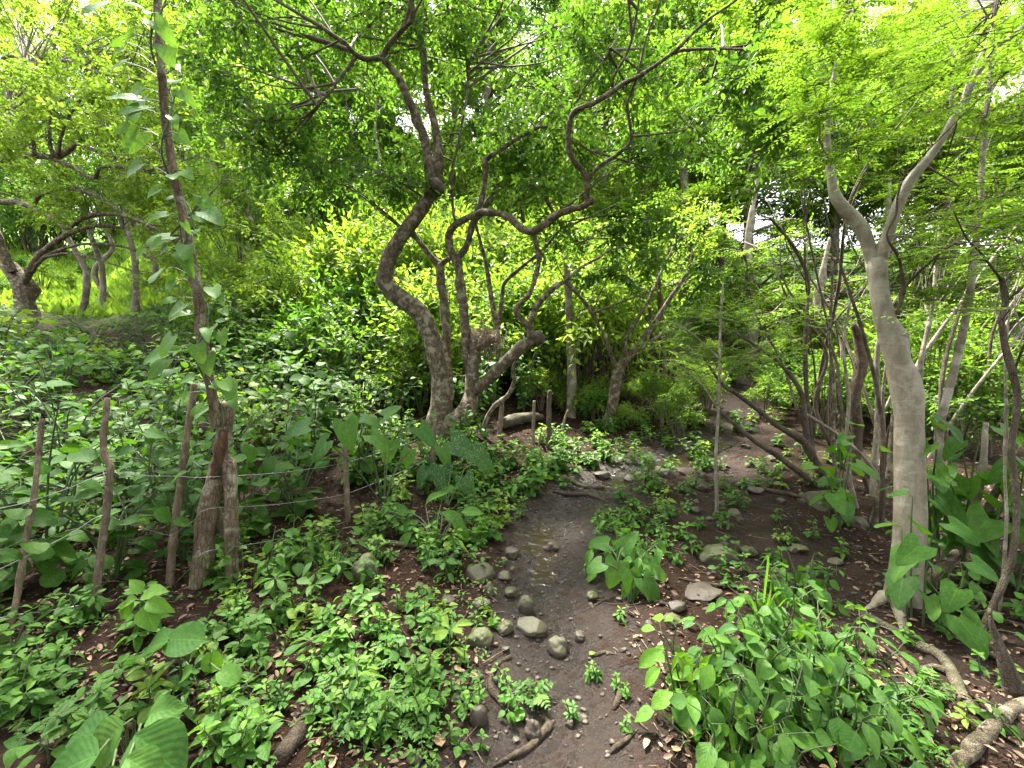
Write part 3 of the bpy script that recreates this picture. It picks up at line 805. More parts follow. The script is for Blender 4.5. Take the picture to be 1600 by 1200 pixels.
# ------------------------------------------------------------------ stems around the smooth tree
FE = dict(per=16, m=16, leaf=.038, slen=.24, tpl='diamond', mat='feather', flat=True, subs=5, droop=.12, flatten=.35, rt=.0014, rb=.005)
build_tree('slender_tree', 'slender pale straight tree rising just behind the smooth grey tree', 'tree',
           tr([(1440, 905, 24), (1455, 840, 21), (1466, 760, 19), (1468, 670, 17), (1485, 600, 17), (1500, 540, 15), (1514, 470, 14), (1522, 400, 13), (1530, 330, 12), (1535, 250, 11), (1542, 170, 10), (1555, 60, 8)], 3.3, 3.6), [], M_BARKP,
           blobs_px([(1440, 1600, 180, 420, 3.2, 4.6, 10, .45)]), dict(FE))
build_tree('twisted_tree', 'thin dark twisted tree leaning over the slope past the heart-leaf bush', 'tree',
           tr([(1528, 1005, 13), (1550, 950, 14), (1570, 905, 14), (1585, 850, 13), (1588, 780, 12), (1581, 700, 12), (1590, 625, 13), (1580, 575, 15), (1570, 540, 14), (1565, 500, 12), (1571, 470, 12), (1565, 435, 10)], 2.45, 2.5),
           [tr([(1566, 440, 7), (1550, 418, 5), (1530, 392, 5), (1510, 372, 4), (1490, 330, 3)], 2.5, 2.3), tr([(1569, 475, 6), (1590, 455, 5), (1620, 430, 4)], 2.5, 2.4), tr([(1585, 580, 5), (1600, 540, 5), (1625, 500, 4)], 2.5, 2.4)], M_BARKD,
           blobs_px([(1480, 1600, 330, 500, 2.1, 2.8, 5, .32)]), dict(FE, per=14), nf=12)
ST = [  # label bits, points, depth pair, material
    ('leaning mottled stem at the foot of the heart-leaf bush', [(1478, 885, 22), (1500, 830, 19), (1520, 790, 17), (1535, 735, 14), (1540, 660, 10)], 3.1, 3.2, M_BARKP),
    ('thick short stem sweeping right under the heart-leaf bush', [(1455, 905, 24), (1495, 865, 20), (1530, 820, 18), (1560, 760, 14), (1590, 690, 10)], 2.95, 3.2, M_BARK),
    ('thin straight liana hanging beside the twisted dark tree', [(1572, 830, 6), (1570, 740, 6), (1572, 650, 6), (1571, 560, 5), (1578, 480, 4)], 2.6, 2.6, M_BARKP),
    ('upright brown dead trunk with torn bark in the thicket', [(1335, 800, 18), (1336, 740, 19), (1338, 680, 20), (1336, 620, 20), (1345, 570, 20), (1343, 535, 18), (1333, 505, 9)], 5.2, 5.2, M_DEAD),
    ('grey stem curving up from the thicket beside the smooth tree', [(1358, 850, 16), (1372, 790, 14), (1390, 735, 11), (1393, 690, 9), (1396, 640, 7)], 3.9, 4.0, M_BARK),
    ('thin dark stem bowing left behind the smooth tree', [(1376, 870, 10), (1378, 790, 9), (1379, 700, 9), (1376, 650, 8), (1364, 580, 7), (1342, 500, 6), (1322, 440, 5), (1302, 380, 4), (1290, 330, 3)], 3.8, 3.9, M_BARKD),
    ('slim speckled stem standing by the mossy rock mound', [(1303, 795, 7), (1308, 760, 7), (1302, 700, 6), (1303, 600, 6), (1296, 530, 5), (1300, 450, 5), (1300, 400, 4)], 4.7, 4.8, M_BARK),
    ('pale diagonal branch propped across the thicket', [(1374, 755, 7), (1350, 715, 7), (1310, 680, 6), (1262, 648, 5)], 4.4, 4.6, M_BARKP),
    ('tall thin dark stem crossing behind the dead brown trunk', [(1282, 760, 7), (1268, 690, 8), (1261, 620, 8), (1258, 560, 8), (1260, 500, 7), (1262, 435, 7), (1240, 385, 6), (1203, 340, 4)], 5.1, 5.4, M_BARKD),
    ('forked wispy stem standing beyond the dead brown trunk', [(1300, 760, 5), (1296, 640, 5), (1298, 540, 5), (1285, 470, 4), (1272, 410, 4), (1258, 340, 3), (1250, 290, 2)], 5.6, 5.8, M_BARKD),
    ('grey straight stem rising between the thicket and smooth tree', [(1362, 800, 12), (1366, 730, 11), (1372, 640, 10), (1370, 560, 9), (1380, 470, 7), (1370, 380, 5)], 4.6, 4.8, M_BARKP),
    ('crooked pale stem tangled with dry twigs behind the smooth tree', [(1430, 800, 12), (1425, 700, 10), (1436, 620, 9), (1440, 560, 9), (1455, 490, 8), (1462, 420, 6), (1470, 340, 5)], 4.4, 4.6, M_BARKP),
    ('dark slanting stem behind the pale slender tree', [(1500, 800, 11), (1480, 700, 10), (1470, 620, 9), (1478, 560, 8), (1495, 500, 7), (1520, 430, 5)], 4.6, 4.9, M_BARKD),
    ('low dark stub of a burnt branch below the twisted tree', [(1580, 1075, 30), (1572, 1040, 28), (1560, 1005, 18), (1550, 975, 10), (1546, 950, 6)], 2.05, 2.08, M_BARKD),
    ('thin grey stem with peeling bark nearest the rock mound', [(1345, 815, 9), (1330, 760, 8), (1322, 700, 7), (1326, 620, 6), (1318, 540, 5), (1330, 460, 4)], 4.3, 4.4, M_BARKP),
]
for lab, pts, d0, d1, m_ in ST:
    bare('thicket_stem' if 'stub' not in lab else 'burnt_stub', lab, 'stem' if 'stub' not in lab else 'stump', tr(pts, d0, d1), m_, 8, .15, 14, 'bare stems of the thicket' if 'stub' not in lab else None)
rs = np.random.default_rng(11)
for i in range(46):
    y = rs.uniform(4.2, 9.5); x = rs.uniform(.62, 1.18) * y
    if dpoly(np.array(x), np.array(y), TRAIL) < .9: continue
    b = np.array([x, y, H(x, y)]); hh = rs.uniform(2.2, 5.0); kx, ky = rs.normal(size=2) * .22
    pts = [b - [0, 0, .15]] + [b + np.array([kx * hh * t + rs.normal() * .07 * hh * t ** .5, ky * hh * t + rs.normal() * .06, hh * t]) for t in (.25, .5, .75, 1.0)]
    r0 = rs.uniform(.008, .028); pale = rs.random() < .55; fork = rs.random() < .5
    px = unproject(b)[0]
    zn = 'by the mossy rock mound' if px < 1310 else 'behind the smooth grey tree' if px < 1450 else 'near the twisted dark tree'
    kd = ('forked ' if fork else 'single ') + ('pale' if pale else 'dark')
    ts = thing('thicket_stem', f'{kd} slim stem standing in the thicket {zn}, {"close" if y < 6.2 else "farther"}', 'stem', b, f'{kd} slim stems {zn} {"close" if y < 6.2 else "farther"}')
    g = Geo(); ln = g.tube(pts, r0 * np.array([1.2, 1, .8, .55, .3]), 7, .1, 20); obj('trunk', g.mesh('trunk', M_BARKP if pale else M_BARKD, b), ts)
    if fork:
        for _ in range(2):
            q = ln[int(len(ln) * rs.uniform(.4, .7))]; e = q + np.array([rs.normal() * .5, rs.normal() * .4, rs.uniform(.6, 1.3)])
            g = Geo(); g.tube([q, (q + e) * .5 + rs.normal(size=3) * .08, e], [r0 * .6, r0 * .4, r0 * .15], 6, .1, 20); obj('limb', g.mesh('limb', M_BARKP if pale else M_BARKD, b), ts)
build_tree('leaning_tree', 'dark mossy twin-stemmed tree leaning out over the trail', 'tree', tr([(1292, 758, 15), (1272, 718, 15), (1255, 690, 13), (1215, 665, 10), (1180, 637, 8), (1150, 615, 7), (1128, 600, 5), (1100, 560, 3)], 5.0, 4.8),
           [tr([(1291, 770, 12), (1258, 745, 11), (1215, 712, 10), (1180, 690, 8), (1150, 665, 7), (1122, 638, 5), (1105, 615, 3)], 4.9, 4.7), tr([(1262, 705, 12), (1258, 660, 11), (1250, 610, 9), (1220, 570, 6), (1180, 540, 5), (1145, 518, 4)], 5.05, 5.0)], M_BARKD,
           blobs_px([(1060, 1260, 470, 590, 4.4, 5.4, 13, .42)]), dict(FE, per=20), nf=10)
build_tree('sapling', 'thin upright sapling with flat feathery foliage growing in the middle of the trail', 'tree', tr([(1120, 782, 6), (1118, 720, 5), (1122, 650, 5), (1124, 580, 4), (1126, 500, 4), (1130, 440, 3)], 4.25, 4.25),
           [tr([(1122, 640, 3), (1095, 600, 3), (1060, 570, 2)], 4.25, 4.2), tr([(1123, 600, 3), (1160, 560, 3), (1210, 530, 2)], 4.25, 4.1), tr([(1124, 560, 3), (1080, 520, 2), (1040, 500, 2)], 4.25, 4.3)], M_BARKP,
           blobs_px([(1030, 1230, 450, 600, 3.9, 4.8, 12, .36)]), dict(FE, per=18, slen=.22), 6)

# ------------------------------------------------------------------ trees beyond the fence
MI = dict(per=26, m=9, leaf=.085, slen=.32, tpl='oval', mat='lime', subs=5)
build_tree('post_tree', 'straight pale trunk standing alone beyond the leaning fence posts', 'tree', tr([(896, 700, 22), (892, 650, 18), (893, 590, 15), (891, 520, 13), (888, 460, 12), (884, 400, 9)], 7.6, 7.6), [], M_BARKP,
           blobs_px([(830, 980, 330, 430, 6.8, 8.2, 4, .55)]), dict(MI))
build_tree('forked_tree', 'dark-based tree forking low into pale upswept branches beyond the stream', 'tree', tr([(940, 700, 22), (948, 665, 18), (957, 635, 17), (962, 600, 17), (968, 572, 17)], 7.2, 7.2),
           [tr([(964, 578, 9), (955, 556, 7), (945, 530, 6), (926, 492, 5), (905, 462, 5), (880, 430, 4)], 7.2, 7.0), tr([(968, 576, 10), (976, 552, 9), (978, 528, 7), (995, 500, 7), (1012, 472, 6), (1030, 432, 5), (1048, 395, 4)], 7.2, 7.4),
            tr([(970, 578, 11), (986, 552, 10), (1010, 522, 9), (1030, 492, 8), (1058, 450, 7), (1080, 418, 5)], 7.2, 7.0), tr([(975, 566, 6), (1000, 545, 6), (1040, 520, 5), (1080, 505, 4)], 7.2, 6.8)], M_BARK,
           blobs_px([(960, 1130, 310, 410, 6.6, 8.2, 4, .5)]), dict(MI), nf=9)
build_tree('twin_trunk_tree', 'narrow brown twin-trunked tree standing where the trail climbs', 'tree', tr([(1034, 700, 16), (1033, 640, 13), (1036, 580, 11), (1034, 520, 9), (1030, 450, 8), (1020, 380, 6)], 7.6, 7.8),
           [tr([(1030, 690, 11), (1026, 620, 9), (1022, 560, 8), (1015, 480, 6)], 7.5, 7.5)], M_DEAD, blobs_px([(990, 1120, 340, 440, 7, 9, 4, .55)]), dict(MI))
LTd = 11.0
lt_trunk = tr([(48, 508, 46), (44, 490, 40), (38, 470, 38), (42, 452, 44), (28, 432, 36), (14, 415, 32)], LTd, LTd)
ltl = [tr([(20, 425, 20), (0, 380, 18), (-20, 320, 16), (-15, 262, 15), (20, 245, 14), (60, 244, 13), (85, 246, 13), (100, 240, 12), (120, 225, 10), (140, 232, 8), (165, 240, 7), (200, 247, 6), (232, 238, 4)], 10.8, 8.6),
       tr([(86, 250, 9), (115, 262, 8), (145, 279, 7), (155, 265, 7), (170, 260, 6), (205, 263, 5), (235, 270, 4)], 9.4, 8.6),
       tr([(15, 420, 18), (-10, 370, 15), (-15, 325, 13), (10, 315, 12), (40, 320, 12), (65, 331, 11), (85, 343, 10), (105, 356, 10), (130, 341, 8), (165, 334, 8), (200, 339, 7), (240, 356, 6), (290, 385, 4)], 10.8, 8.4),
       tr([(52, 326, 8), (62, 306, 8), (95, 295, 8), (125, 298, 7), (150, 306, 7), (185, 328, 6), (225, 352, 5), (290, 388, 3)], 9.9, 8.5),
       tr([(38, 440, 16), (60, 402, 13), (90, 376, 11), (115, 362, 9), (150, 353, 8), (190, 356, 6), (250, 366, 4)], 10.8, 9.4),
       tr([(42, 435, 10), (70, 402, 8), (120, 383, 6), (170, 382, 6), (210, 391, 5), (245, 408, 4), (300, 425, 3)], 10.8, 9.0),
       tr([(70, 402, 6), (105, 396, 5), (150, 405, 4), (222, 428, 3)], 10.5, 9.6),
       tr([(83, 245, 8), (78, 220, 7), (78, 190, 6), (80, 150, 5)], 9.6, 9.2), tr([(90, 244, 8), (95, 215, 7), (108, 180, 6), (130, 150, 5)], 9.5, 9.0),
       tr([(54, 244, 8), (50, 215, 7), (35, 190, 6), (5, 165, 5)], 9.8, 9.4), tr([(-10, 262, 8), (0, 100, 6), (60, 100, 7), (105, 95, 6), (150, 112, 5), (240, 130, 4)], 9.6, 8.0),
       tr([(125, 225, 6), (128, 205, 5), (150, 192, 4), (190, 180, 3)], 9.2, 8.8)]
build_tree('spreading_tree', 'low spreading tree with long arching bare limbs at the edge of the field', 'tree', lt_trunk, ltl, M_BARK,
           blobs_px([(-40, 340, -80, 240, 7.5, 12, 84, .85), (60, 330, 240, 380, 8.5, 10.5, 18, .6), (250, 450, 150, 440, 8, 11, 22, .75)]), dict(MI, per=34, leaf=.10), 12, .2, 4)

# ------------------------------------------------------------------ copies: crowns of far trees and hill bushes (shared mesh data)
def proto_tree(h, rad, per, leaf, mk, nb, flat=False, low=.72, squ=.8):
    lv, tw = Leaves(), Geo()
    k = np.array([[0, 0, -.4], [.1, .05, h * .3], [-.1, .1, h * .6], [.05, 0, h * .95]])
    g = Geo(); P = g.tube(k, [.17, .13, .10, .04], 8, .15, 4)
    bl = []
    for i in range(nb):
        d = norm(rng.normal(size=3)); rr = rad * rng.random() ** .5
        bl.append((np.array([d[0] * rr, d[1] * rr, h * low + d[2] * rr * squ]), rad * random.uniform(.26, .40)))
    fill_blobs(lv, tw, bl, P[len(P) // 3:], per, 8, leaf, leaf * 3.6, .3, flat, 4, rt=.004, rb=.03)
    return (g.mesh('trunk', M_BARKP), lv.joined('diamond', LM[mk], name='crown'), tw.mesh('twigs', M_STEMB))

def place_tree(pr, name, label, x, y, s, rz, group, cat='tree'):
    b = np.array([x, y, H(x, y)]); root = thing(name, label, cat, b, group)
    M = Matrix.Rotation(rz, 4, 'Z') @ Matrix.Diagonal((s, s, s * random.uniform(.9, 1.15), 1))
    for nm, me in zip(('trunk', 'crown', 'twigs'), pr):
        if me is None: continue
        o = obj(nm, me, root, M)
        if nm != 'trunk': o['kind'] = 'stuff'
    return root

PT = [proto_tree(8.5, 3.2, 60, .16, 'mid', 46, False, .66, 1.0), proto_tree(9.5, 3.0, 60, .15, 'lime', 46, False, .64, 1.1), proto_tree(7.5, 3.0, 60, .13, 'feather', 36, True, .62, 1.0), proto_tree(9.5, 3.4, 60, .18, 'dark', 46, False, .68, .9), proto_tree(5, 2.2, 42, .10, 'feather', 30, True, .5, .95)]
kinds = ['leafy green', 'yellow-green', 'feathery light green', 'dark green', 'low feathery']
far = [  # x, y, kind, scale, where
    (-20, 16, 0, 1.0, 'beside the spreading tree at the field edge'), (-8, 22, 0, 1.0, 'standing among hill bushes above the vine-clad pole'), (-16, 24, 1, 1.2, 'up the slope behind the spreading tree'),
    
    (10.5, 14.5, 1, 1.1, 'above the upper trail'),
    (15, 16, 1, 1.2, 'far behind the clearing'), (9, 19, 0, 1.3, 'high above the trail'),
    (4.5, 22, 1, 1.3, 'on the slope above the forked tree'), (-9, 33, 2, 1.4, 'near the crest of the bright hillside'), (-22, 38, 0, 1.9, 'on the skyline past the field'), (-27, 35, 1, 1.8, 'on the near skyline of the field'), (-33, 36, 0, 1.9, 'at the upper corner of the field'), (-18, 33, 1, 1.7, 'above the field where bushes begin'), (-32, 40, 1, 1.6, 'behind the open grassy field'), (-40, 36, 0, 1.6, 'closing the far end of the field'),
    (-14, 42, 1, 1.6, 'on the crest of the hill'), (-3, 38, 0, 1.6, 'on the ridge above the old tree'), (6, 34, 1, 1.6, 'on the ridge above the trail'), (15, 28, 0, 1.5, 'on the ridge past the clearing'), (20, 20, 2, 1.3, 'beyond the clearing slope'), (18, 9, 2, 1.0, 'across the clearing past the twisted tree'),
    (22, 13, 1, 1.2, 'further across the clearing'), (-27, 22, 0, 1.3, 'beside the grassy field'), (14, 40, 1, 1.7, 'highest on the far ridge'), (26, 30, 0, 1.7, 'on the ridge past the far clearing'), (-50, 46, 1, 1.8, 'past the far corner of the field'),
    (7.6, 14, 2, 1.0, 'leaning over the top of the climbing trail'), (13, 13, 1, 1.1, 'behind the smooth grey tree fork'), (16, 12, 2, 1.2, 'past the slender pale tree, across the clearing'), (6.2, 8.6, 4, .75, 'reaching over the bend of the climbing trail'), (9.4, 6.2, 4, .85, 'behind the slanting dark stem'), (6.4, 11.6, 4, 1.0, 'screening the upper trail'),
    (11.8, 9.8, 4, 1.1, 'deep in the thicket'), (10.2, 12.0, 4, 1.1, 'on the bank over the upper trail'), (-3.6, 27, 1, 1.5, 'rising behind the elbow limb of the old tree'), (6.5, 16.5, 2, 1.3, 'rising above the sapling'),
    (-9.3, 15.8, 0, 1.1, 'past the lower end of the spreading limbs'), (-1.0, 21, 0, 1.6, 'towering over the middle of the hillside'), (9.5, 22, 1, 1.7, 'towering over the upper trail'), (-11, 27, 0, 1.5, 'tall on the slope past the lower hillside'), (12.5, 6.0, 4, .9, 'beside the clearing behind the heart-leaf bush'), (14.5, 8.2, 2, 1.1, 'near the clearing past the thicket')]
for x, y, k, s, w in far:
    place_tree(PT[k], 'hillside_tree', f'{kinds[k]} tree {w}', x, y, s, random.uniform(0, 6.28), 'trees on the hillside beyond the fence')

# trees added out of view around the viewpoint, to shade the near ground
for x, y, s, w in ((-7.2, -1.2, 1.0, 'standing off to the side behind the fence'), (-3.6, -4.2, 1.0, 'standing behind the viewpoint'), (.8, -3.4, .95, 'overhanging the path behind the viewpoint'), (4.9, -1.6, .95, 'standing behind the viewpoint on the shrub side')):
    place_tree(PT[0], 'added_shade_tree', 'added leafy green shade tree ' + w, x, y, s, random.uniform(0, 6.28), 'added shade trees behind the viewpoint')

def proto_bush(rad, h, n, leaf, mk, tpl='diamond'):
    lv, tw = Leaves(), Geo()
    nb = 14
    for i in range(nb):
        d = norm(rng.normal(size=3)); rr = rad * (.35 + .5 * rng.random())
        c = np.array([d[0] * rr, d[1] * rr, h * .5 + abs(d[2]) * h * .42 - .1])
        q = np.array([d[0] * .1, d[1] * .1, -.15])
        tw.tube([q, (q + c) * .5 + np.array([0, 0, .15]), c], [.02, .014, .007], 5, seg=.3, cap=False)
        fill_blobs(lv, tw, [(c, rad * .42)], None, n // nb, 8, leaf, leaf * 3.4, .15, False, 4, False, .8, .003, .012)
    return lv.joined(tpl, LM[mk], name='foliage'), tw.mesh('stems', M_STEMB)
PB = [proto_bush(1.0, 2.3, 260, .13, 'lime'), proto_bush(1.0, 1.4, 330, .11, 'mid'), proto_bush(1.2, 1.5, 330, .13, 'lime'), proto_bush(.9, 2.1, 330, .10, 'feather'), proto_bush(1.1, 1.3, 260, .135, 'herb', 'oval'), proto_bush(.8, 1.9, 260, .125, 'lime', 'oval')]
def place_bush(k, x, y, s, label, group, name='hillside_bush', sz=1.0):
    b = np.array([x, y, H(x, y)]); root = thing(name, label, 'bush', b, group)
    M = Matrix.Rotation(random.uniform(0, 6.28), 4, 'Z') @ Matrix.Diagonal((s, s, s * sz, 1))
    for nm, me in zip(('foliage', 'stems'), PB[k]):
        tag(obj(nm, me, root, M), kind='stuff')
bl = ['yellow-green upright', 'mid green dense', 'bright lime spreading', 'upright feathery', 'large-leaved low', 'narrow pale green']
n_b = 0
for _ in range(900):
    y = 7.5 + 30 * random.random() ** 1.35; x = random.uniform(-.95, .42) * y + random.uniform(-1, 1)
    if dpoly(np.array(x), np.array(y), TRAIL) < (1.7 if y < 11.5 else .8) or (x < -.64 * y and y < 34): continue
    if y < 9.0 and x > 3: continue
    n_b += 1
    if n_b > 230: break
    k = random.choice((0, 0, 1, 2, 2, 3, 4, 5, 5))
    band = 'low on the slope' if y < 12 else 'partway up the hillside' if y < 20 else 'high on the hillside'
    lat = 'below the field' if x < -.55 * y else 'behind the vine-clad pole' if x < -.32 * y else 'behind the old gnarled tree' if x < .02 * y else 'near the climbing trail'
    s = random.uniform(.65, 1.1) * (1 + y * .03)
    place_bush(k, x, y, s, f'{bl[k]} bush {band}, {lat}', f'{bl[k]} bushes {band} {lat}', 'hillside_bush', random.uniform(.7, 1.35))
n_b = 0
for _ in range(500):                      # thicket undergrowth on the trail's far side
    y = random.uniform(5.6, 17); x = random.uniform(.42, 1.25) * y
    if dpoly(np.array(x), np.array(y), TRAIL) < (1.2 if y < 11 else .5): continue
    n_b += 1
    if n_b > 62: break
    k = random.choice((1, 3, 3, 5)); w = 'under the leaning dark tree' if x < .75 * y else 'behind the smooth grey tree' if x < 1.0 * y else 'at the clearing edge'
    d_ = 'close' if y < 9 else 'deeper in'
    place_bush(k, x, y, random.uniform(.55, .9), f'{bl[k]} undergrowth bush {w}, {d_}', f'{bl[k]} undergrowth {w} {d_}', 'undergrowth_bush')
place_bush(3, *gnd(1060, 690)[:2], .42, 'bright feathery bush spilling onto the trail by the twin trunks', None, 'trailside_bush')
place_bush(0, *gnd(1085, 660)[:2], .45, 'yellow-green bush at the bend of the climbing trail', None, 'trailside_bush')

for i, (px, y, hh, w) in enumerate(((130, 12.5, 4.5, 'nearest the spreading tree trunk'), (165, 13.5, 5, 'a step past the spreading tree'), (188, 14, 3.5, 'shortest one'), (215, 12.0, 5, 'leaning one below the field'), (250, 13, 4, 'close beside the vine-clad pole'), (480, 17, 6, 'alone high on the bright hillside'), (590, 19, 6, 'on the hillside seen past the elbow limb'))):
    x = (px - 800) / FPX * y; b = np.array([x, y, H(x, y)]); ts = thing('young_tree', 'slim bare young tree trunk at the field edge, ' + w if i < 5 else 'pale slim tree trunk ' + w, 'tree', b)
    k = rng.normal(size=(4, 3)) * .22; k[:, 2] = 0
    g = Geo(); ln = g.tube([b - [0, 0, .2]] + [b + k[j] + [0, 0, hh * (j + 1) / 4] for j in range(4)], [.08, .075, .06, .05, .03], 8, .12, 8); obj('trunk', g.mesh('trunk', M_BARKP, b), ts)
    lv, tw = Leaves(), Geo(); fill_blobs(lv, tw, [(ln[-1] + rng.normal(size=3) * .8, .7) for _ in range(7)], ln[len(ln) // 2:], 24, 8, .12, .4, .25, subs=4)
    tag(obj('crown', lv.joined('diamond', LM['mid'], b, name='crown'), ts), kind='stuff'); tag(obj('twigs', tw.mesh('twigs', M_STEMB, b), ts), kind='stuff')
for i, (px, y) in enumerate(((20, 14), (75, 15.5), (120, 16.5), (330, 13), (300, 15), (260, 17.5), (200, 20), (140, 22), (50, 20), (320, 22), (280, 26), (180, 28), (100, 30), (30, 29))):
    place_bush(random.choice((1, 3, 4, 5)), (px - 800) / FPX * y, y, random.uniform(.35, .6) * (1 + y * .012), 'small bush growing on the grassy field ' + ('below the arching limbs' if px < 200 else 'beside the vine-clad pole') + (' on the near edge' if y < 18 else ' far up'), 'bushes dotted over the field ' + ('a' if px < 200 else 'b'), 'field_bush')
lv = Leaves(); n = 16000
y = rng.uniform(12, 42, n); x = -y * rng.uniform(.62, 1.35, n)
lv.add(np.stack([x, y, height(x, y)], -1), np.stack([rng.normal(size=n) * .35, rng.normal(size=n) * .35, np.ones(n)], -1), rng.normal(size=(n, 3)) * [1, 1, .1], rng.uniform(.12, .38, n))
tag(obj('grass', lv.joined('diamond', LM['lime'], name='grass')), 'bright grass covering the field on the slope', kind='stuff')

for i in range(12):
    x = random.uniform(-1.32, -.72); y = random.uniform(27, 36)
    k = random.choice((0, 1, 2, 5)); w = 'above the spreading tree trunk' if x < -1.0 else 'above the slim young trunks'
    place_bush(k, x * y, y, random.uniform(2.0, 3.0), f'tall {bl[k]} bush closing the field top {w}', f'{bl[k]} bushes at the field top {w}', 'field_bush', 1.3)
for i, (px, py) in enumerate(((1105, 640), (1195, 655), (1090, 615), (1215, 628), (1140, 598), (1190, 600), (1165, 578), (1110, 585), (1225, 600), (1080, 640))):
    p = gnd(px, py); place_bush(random.choice((0, 3, 4)), p[0], p[1], random.uniform(.26, .40), 'small leafy bush crowding the climbing trail ' + ('past the twin trunks' if px < 1150 else 'past the leaning dark tree'), 'small bushes crowding the trail ' + ('by the trunks' if px < 1150 else 'by the leaning tree'), 'trailside_bush')
for i in range(22):
    px = 690 + i * 16 + random.uniform(-8, 8); d = random.uniform(6.9, 9.2); x = (px - 800) / FPX * d
    if dpoly(np.array(x), np.array(d), TRAIL) < 1.0: continue
    k = random.choice((0, 2, 4, 5))
    place_bush(k, x, d, random.uniform(.26, .42), f'small {bl[k]} bush ' + ('behind the split and tallest fence posts' if px < 870 else 'between the straight pale trunk and twin trunks'), f'small {bl[k]} bushes ' + ('behind the posts' if px < 870 else 'between the trunks'), 'low_bush', 1.0)
# ------------------------------------------------------------------ fence posts, stump post, wires
posts = [('grey leaning fence post nearest the camera, its foot among low herbs', [(6, 1015, 24), (25, 940, 22), (40, 850, 20), (55, 760, 18), (66, 655, 18)], 2.25, 2.5),
         ('pale fence post bent halfway like a knee', [(146, 972, 28), (150, 930, 26), (157, 870, 24), (166, 800, 23), (171, 750, 22), (172, 728, 22), (163, 710, 20), (162, 680, 19), (168, 622, 17)], 2.55, 2.6),
         ('brown fence post standing just beside the peeling stump', [(266, 922, 24), (268, 870, 23), (276, 800, 22), (287, 720, 21), (295, 660, 19), (304, 600, 16)], 2.9, 2.95),
         ('thin reddish fence post among large leaves', [(545, 828, 15), (542, 790, 14), (541, 740, 13), (538, 695, 13)], 3.95, 3.95),
         ('short red-brown fence post in front of the old tree', [(676, 765, 13), (676, 720, 12), (678, 680, 11), (680, 655, 9)], 4.9, 4.9),
         ('split fence post beside the old tree trunk', [(780, 712, 14), (781, 680, 13), (783, 650, 12), (785, 628, 9)], 5.9, 5.9),
         ('thin fence post between the old tree and the tallest post', [(831, 722, 10), (833, 690, 9), (834, 650, 8), (835, 626, 8)], 5.6, 5.6),
         ('tallest dark round-topped fence post beyond the old tree', [(857, 718, 14), (858, 680, 13), (858, 640, 12), (859, 610, 11)], 6.0, 6.0),
         ('thin leaning stick post below the straight pale trunk', [(872, 705, 7), (876, 680, 6), (884, 650, 5), (888, 640, 4)], 6.3, 6.3),
         ('dark far fence post between the pale trunk and forked tree', [(928, 695, 9), (927, 660, 9), (928, 625, 8)], 7.4, 7.4),
         ('dark far fence post just past the forked tree', [(983, 668, 8), (982, 640, 8), (983, 605, 8)], 8.6, 8.6),
         ('dark stub post left of the twin-trunked tree', [(995, 660, 7), (994, 640, 7), (995, 618, 7)], 8.9, 8.9),
         ('split brown post leaning on the twin-trunked tree', [(1035, 690, 10), (1034, 660, 10), (1036, 625, 8)], 7.1, 7.1)]
PTOP = []
for lab, pts, d0, d1 in posts:
    L = tr(pts, d0, d1); P, r = limb_pts(L); r = r * .62
    b = np.array([P[0][0], P[0][1], H(P[0][0], P[0][1])])
    P = np.vstack([[P[0][0], P[0][1], b[2] - .2], P]); r = np.concatenate([r[:1], r])
    root = thing('fence_post', lab, 'fence post', b, 'wooden posts of the wire fence')
    g = Geo(); g.tube(P, r, 10, .16, 16); obj('post_shaft', g.mesh('post_shaft', M_POST if 'dark' not in lab else M_BARKD, b), root)
    PTOP.append((P, r))
SD = 2.9
b = gnd(314, 925)
root = thing('stump_post', 'thick peeling tree stump with bare red wood serving as a fence post', 'stump', b)
g = Geo(); P, r = limb_pts(tr([(312, 930, 34), (315, 880, 33), (322, 820, 34), (331, 770, 32), (341, 728, 30), (347, 700, 27), (351, 665, 27), (354, 634, 31)], SD, SD)); P = np.vstack([P[0] - [0, 0, .25], P]); r = np.r_[r[:1], r]
g.tube(P, r, 18, .16, 12); obj('trunk', g.mesh('trunk', M_STUMP, b), root)
g = Geo(); P, r = limb_pts(tr([(362, 858, 24), (361, 800, 22), (360, 755, 22), (356, 725, 30), (344, 716, 22)], SD + .02, SD - .03)); P = np.vstack([P[0] - [0, 0, .25], P]); r = np.r_[r[:1], r]
g.tube(P, r, 14, .16, 14); obj('side_stem', g.mesh('side_stem', M_STUMP, b), root)
g = Geo(); P, r = limb_pts(tr([(334, 788, 12), (344, 815, 18), (358, 840, 18), (374, 862, 12)], SD + .06, SD + .05))
g.tube(P, r, 10, .2, 16); obj('dark_root', g.mesh('dark_root', M_BARKD, b), root)
g = Geo(); P, r = limb_pts(tr([(334, 748, 12), (340, 720, 18), (346, 690, 20), (350, 672, 14)], SD - .075, SD - .075)); g.tube(P, r, 12, .22, 25); obj('bare_wood', g.mesh('bare_wood', M_RED, b), root)
g = Geo(); c = at(354, 631, SD); g.tube([c - [0, 0, .015], c + [0, 0, .012]], [.063, .055], 16, .25, 30, smoothed=False); obj('cut_top', g.mesh('cut_top', M_CUT, b), root)
pole_px = tr([(337, 668, 17), (333, 625, 17), (325, 580, 17), (316, 530, 18), (313, 490, 19), (308, 450, 18), (300, 410, 17), (293, 370, 16), (285, 330, 15), (276, 290, 16), (268, 250, 16), (262, 210, 16), (257, 170, 16), (253, 120, 15), (250, 70, 15), (245, -20, 15)], SD - .1, SD - .2)
g = Geo(); PP, rr = limb_pts(pole_px); pole_line = g.tube(PP, rr, 12, .12, 14)
o = obj('vine_pole', g.mesh('vine_pole', M_STUMP, PP[0])); o.location = PP[0]
tag(o, 'tall thin living pole rising from the peeling stump, wrapped by a heart-leaf vine', 'pole')
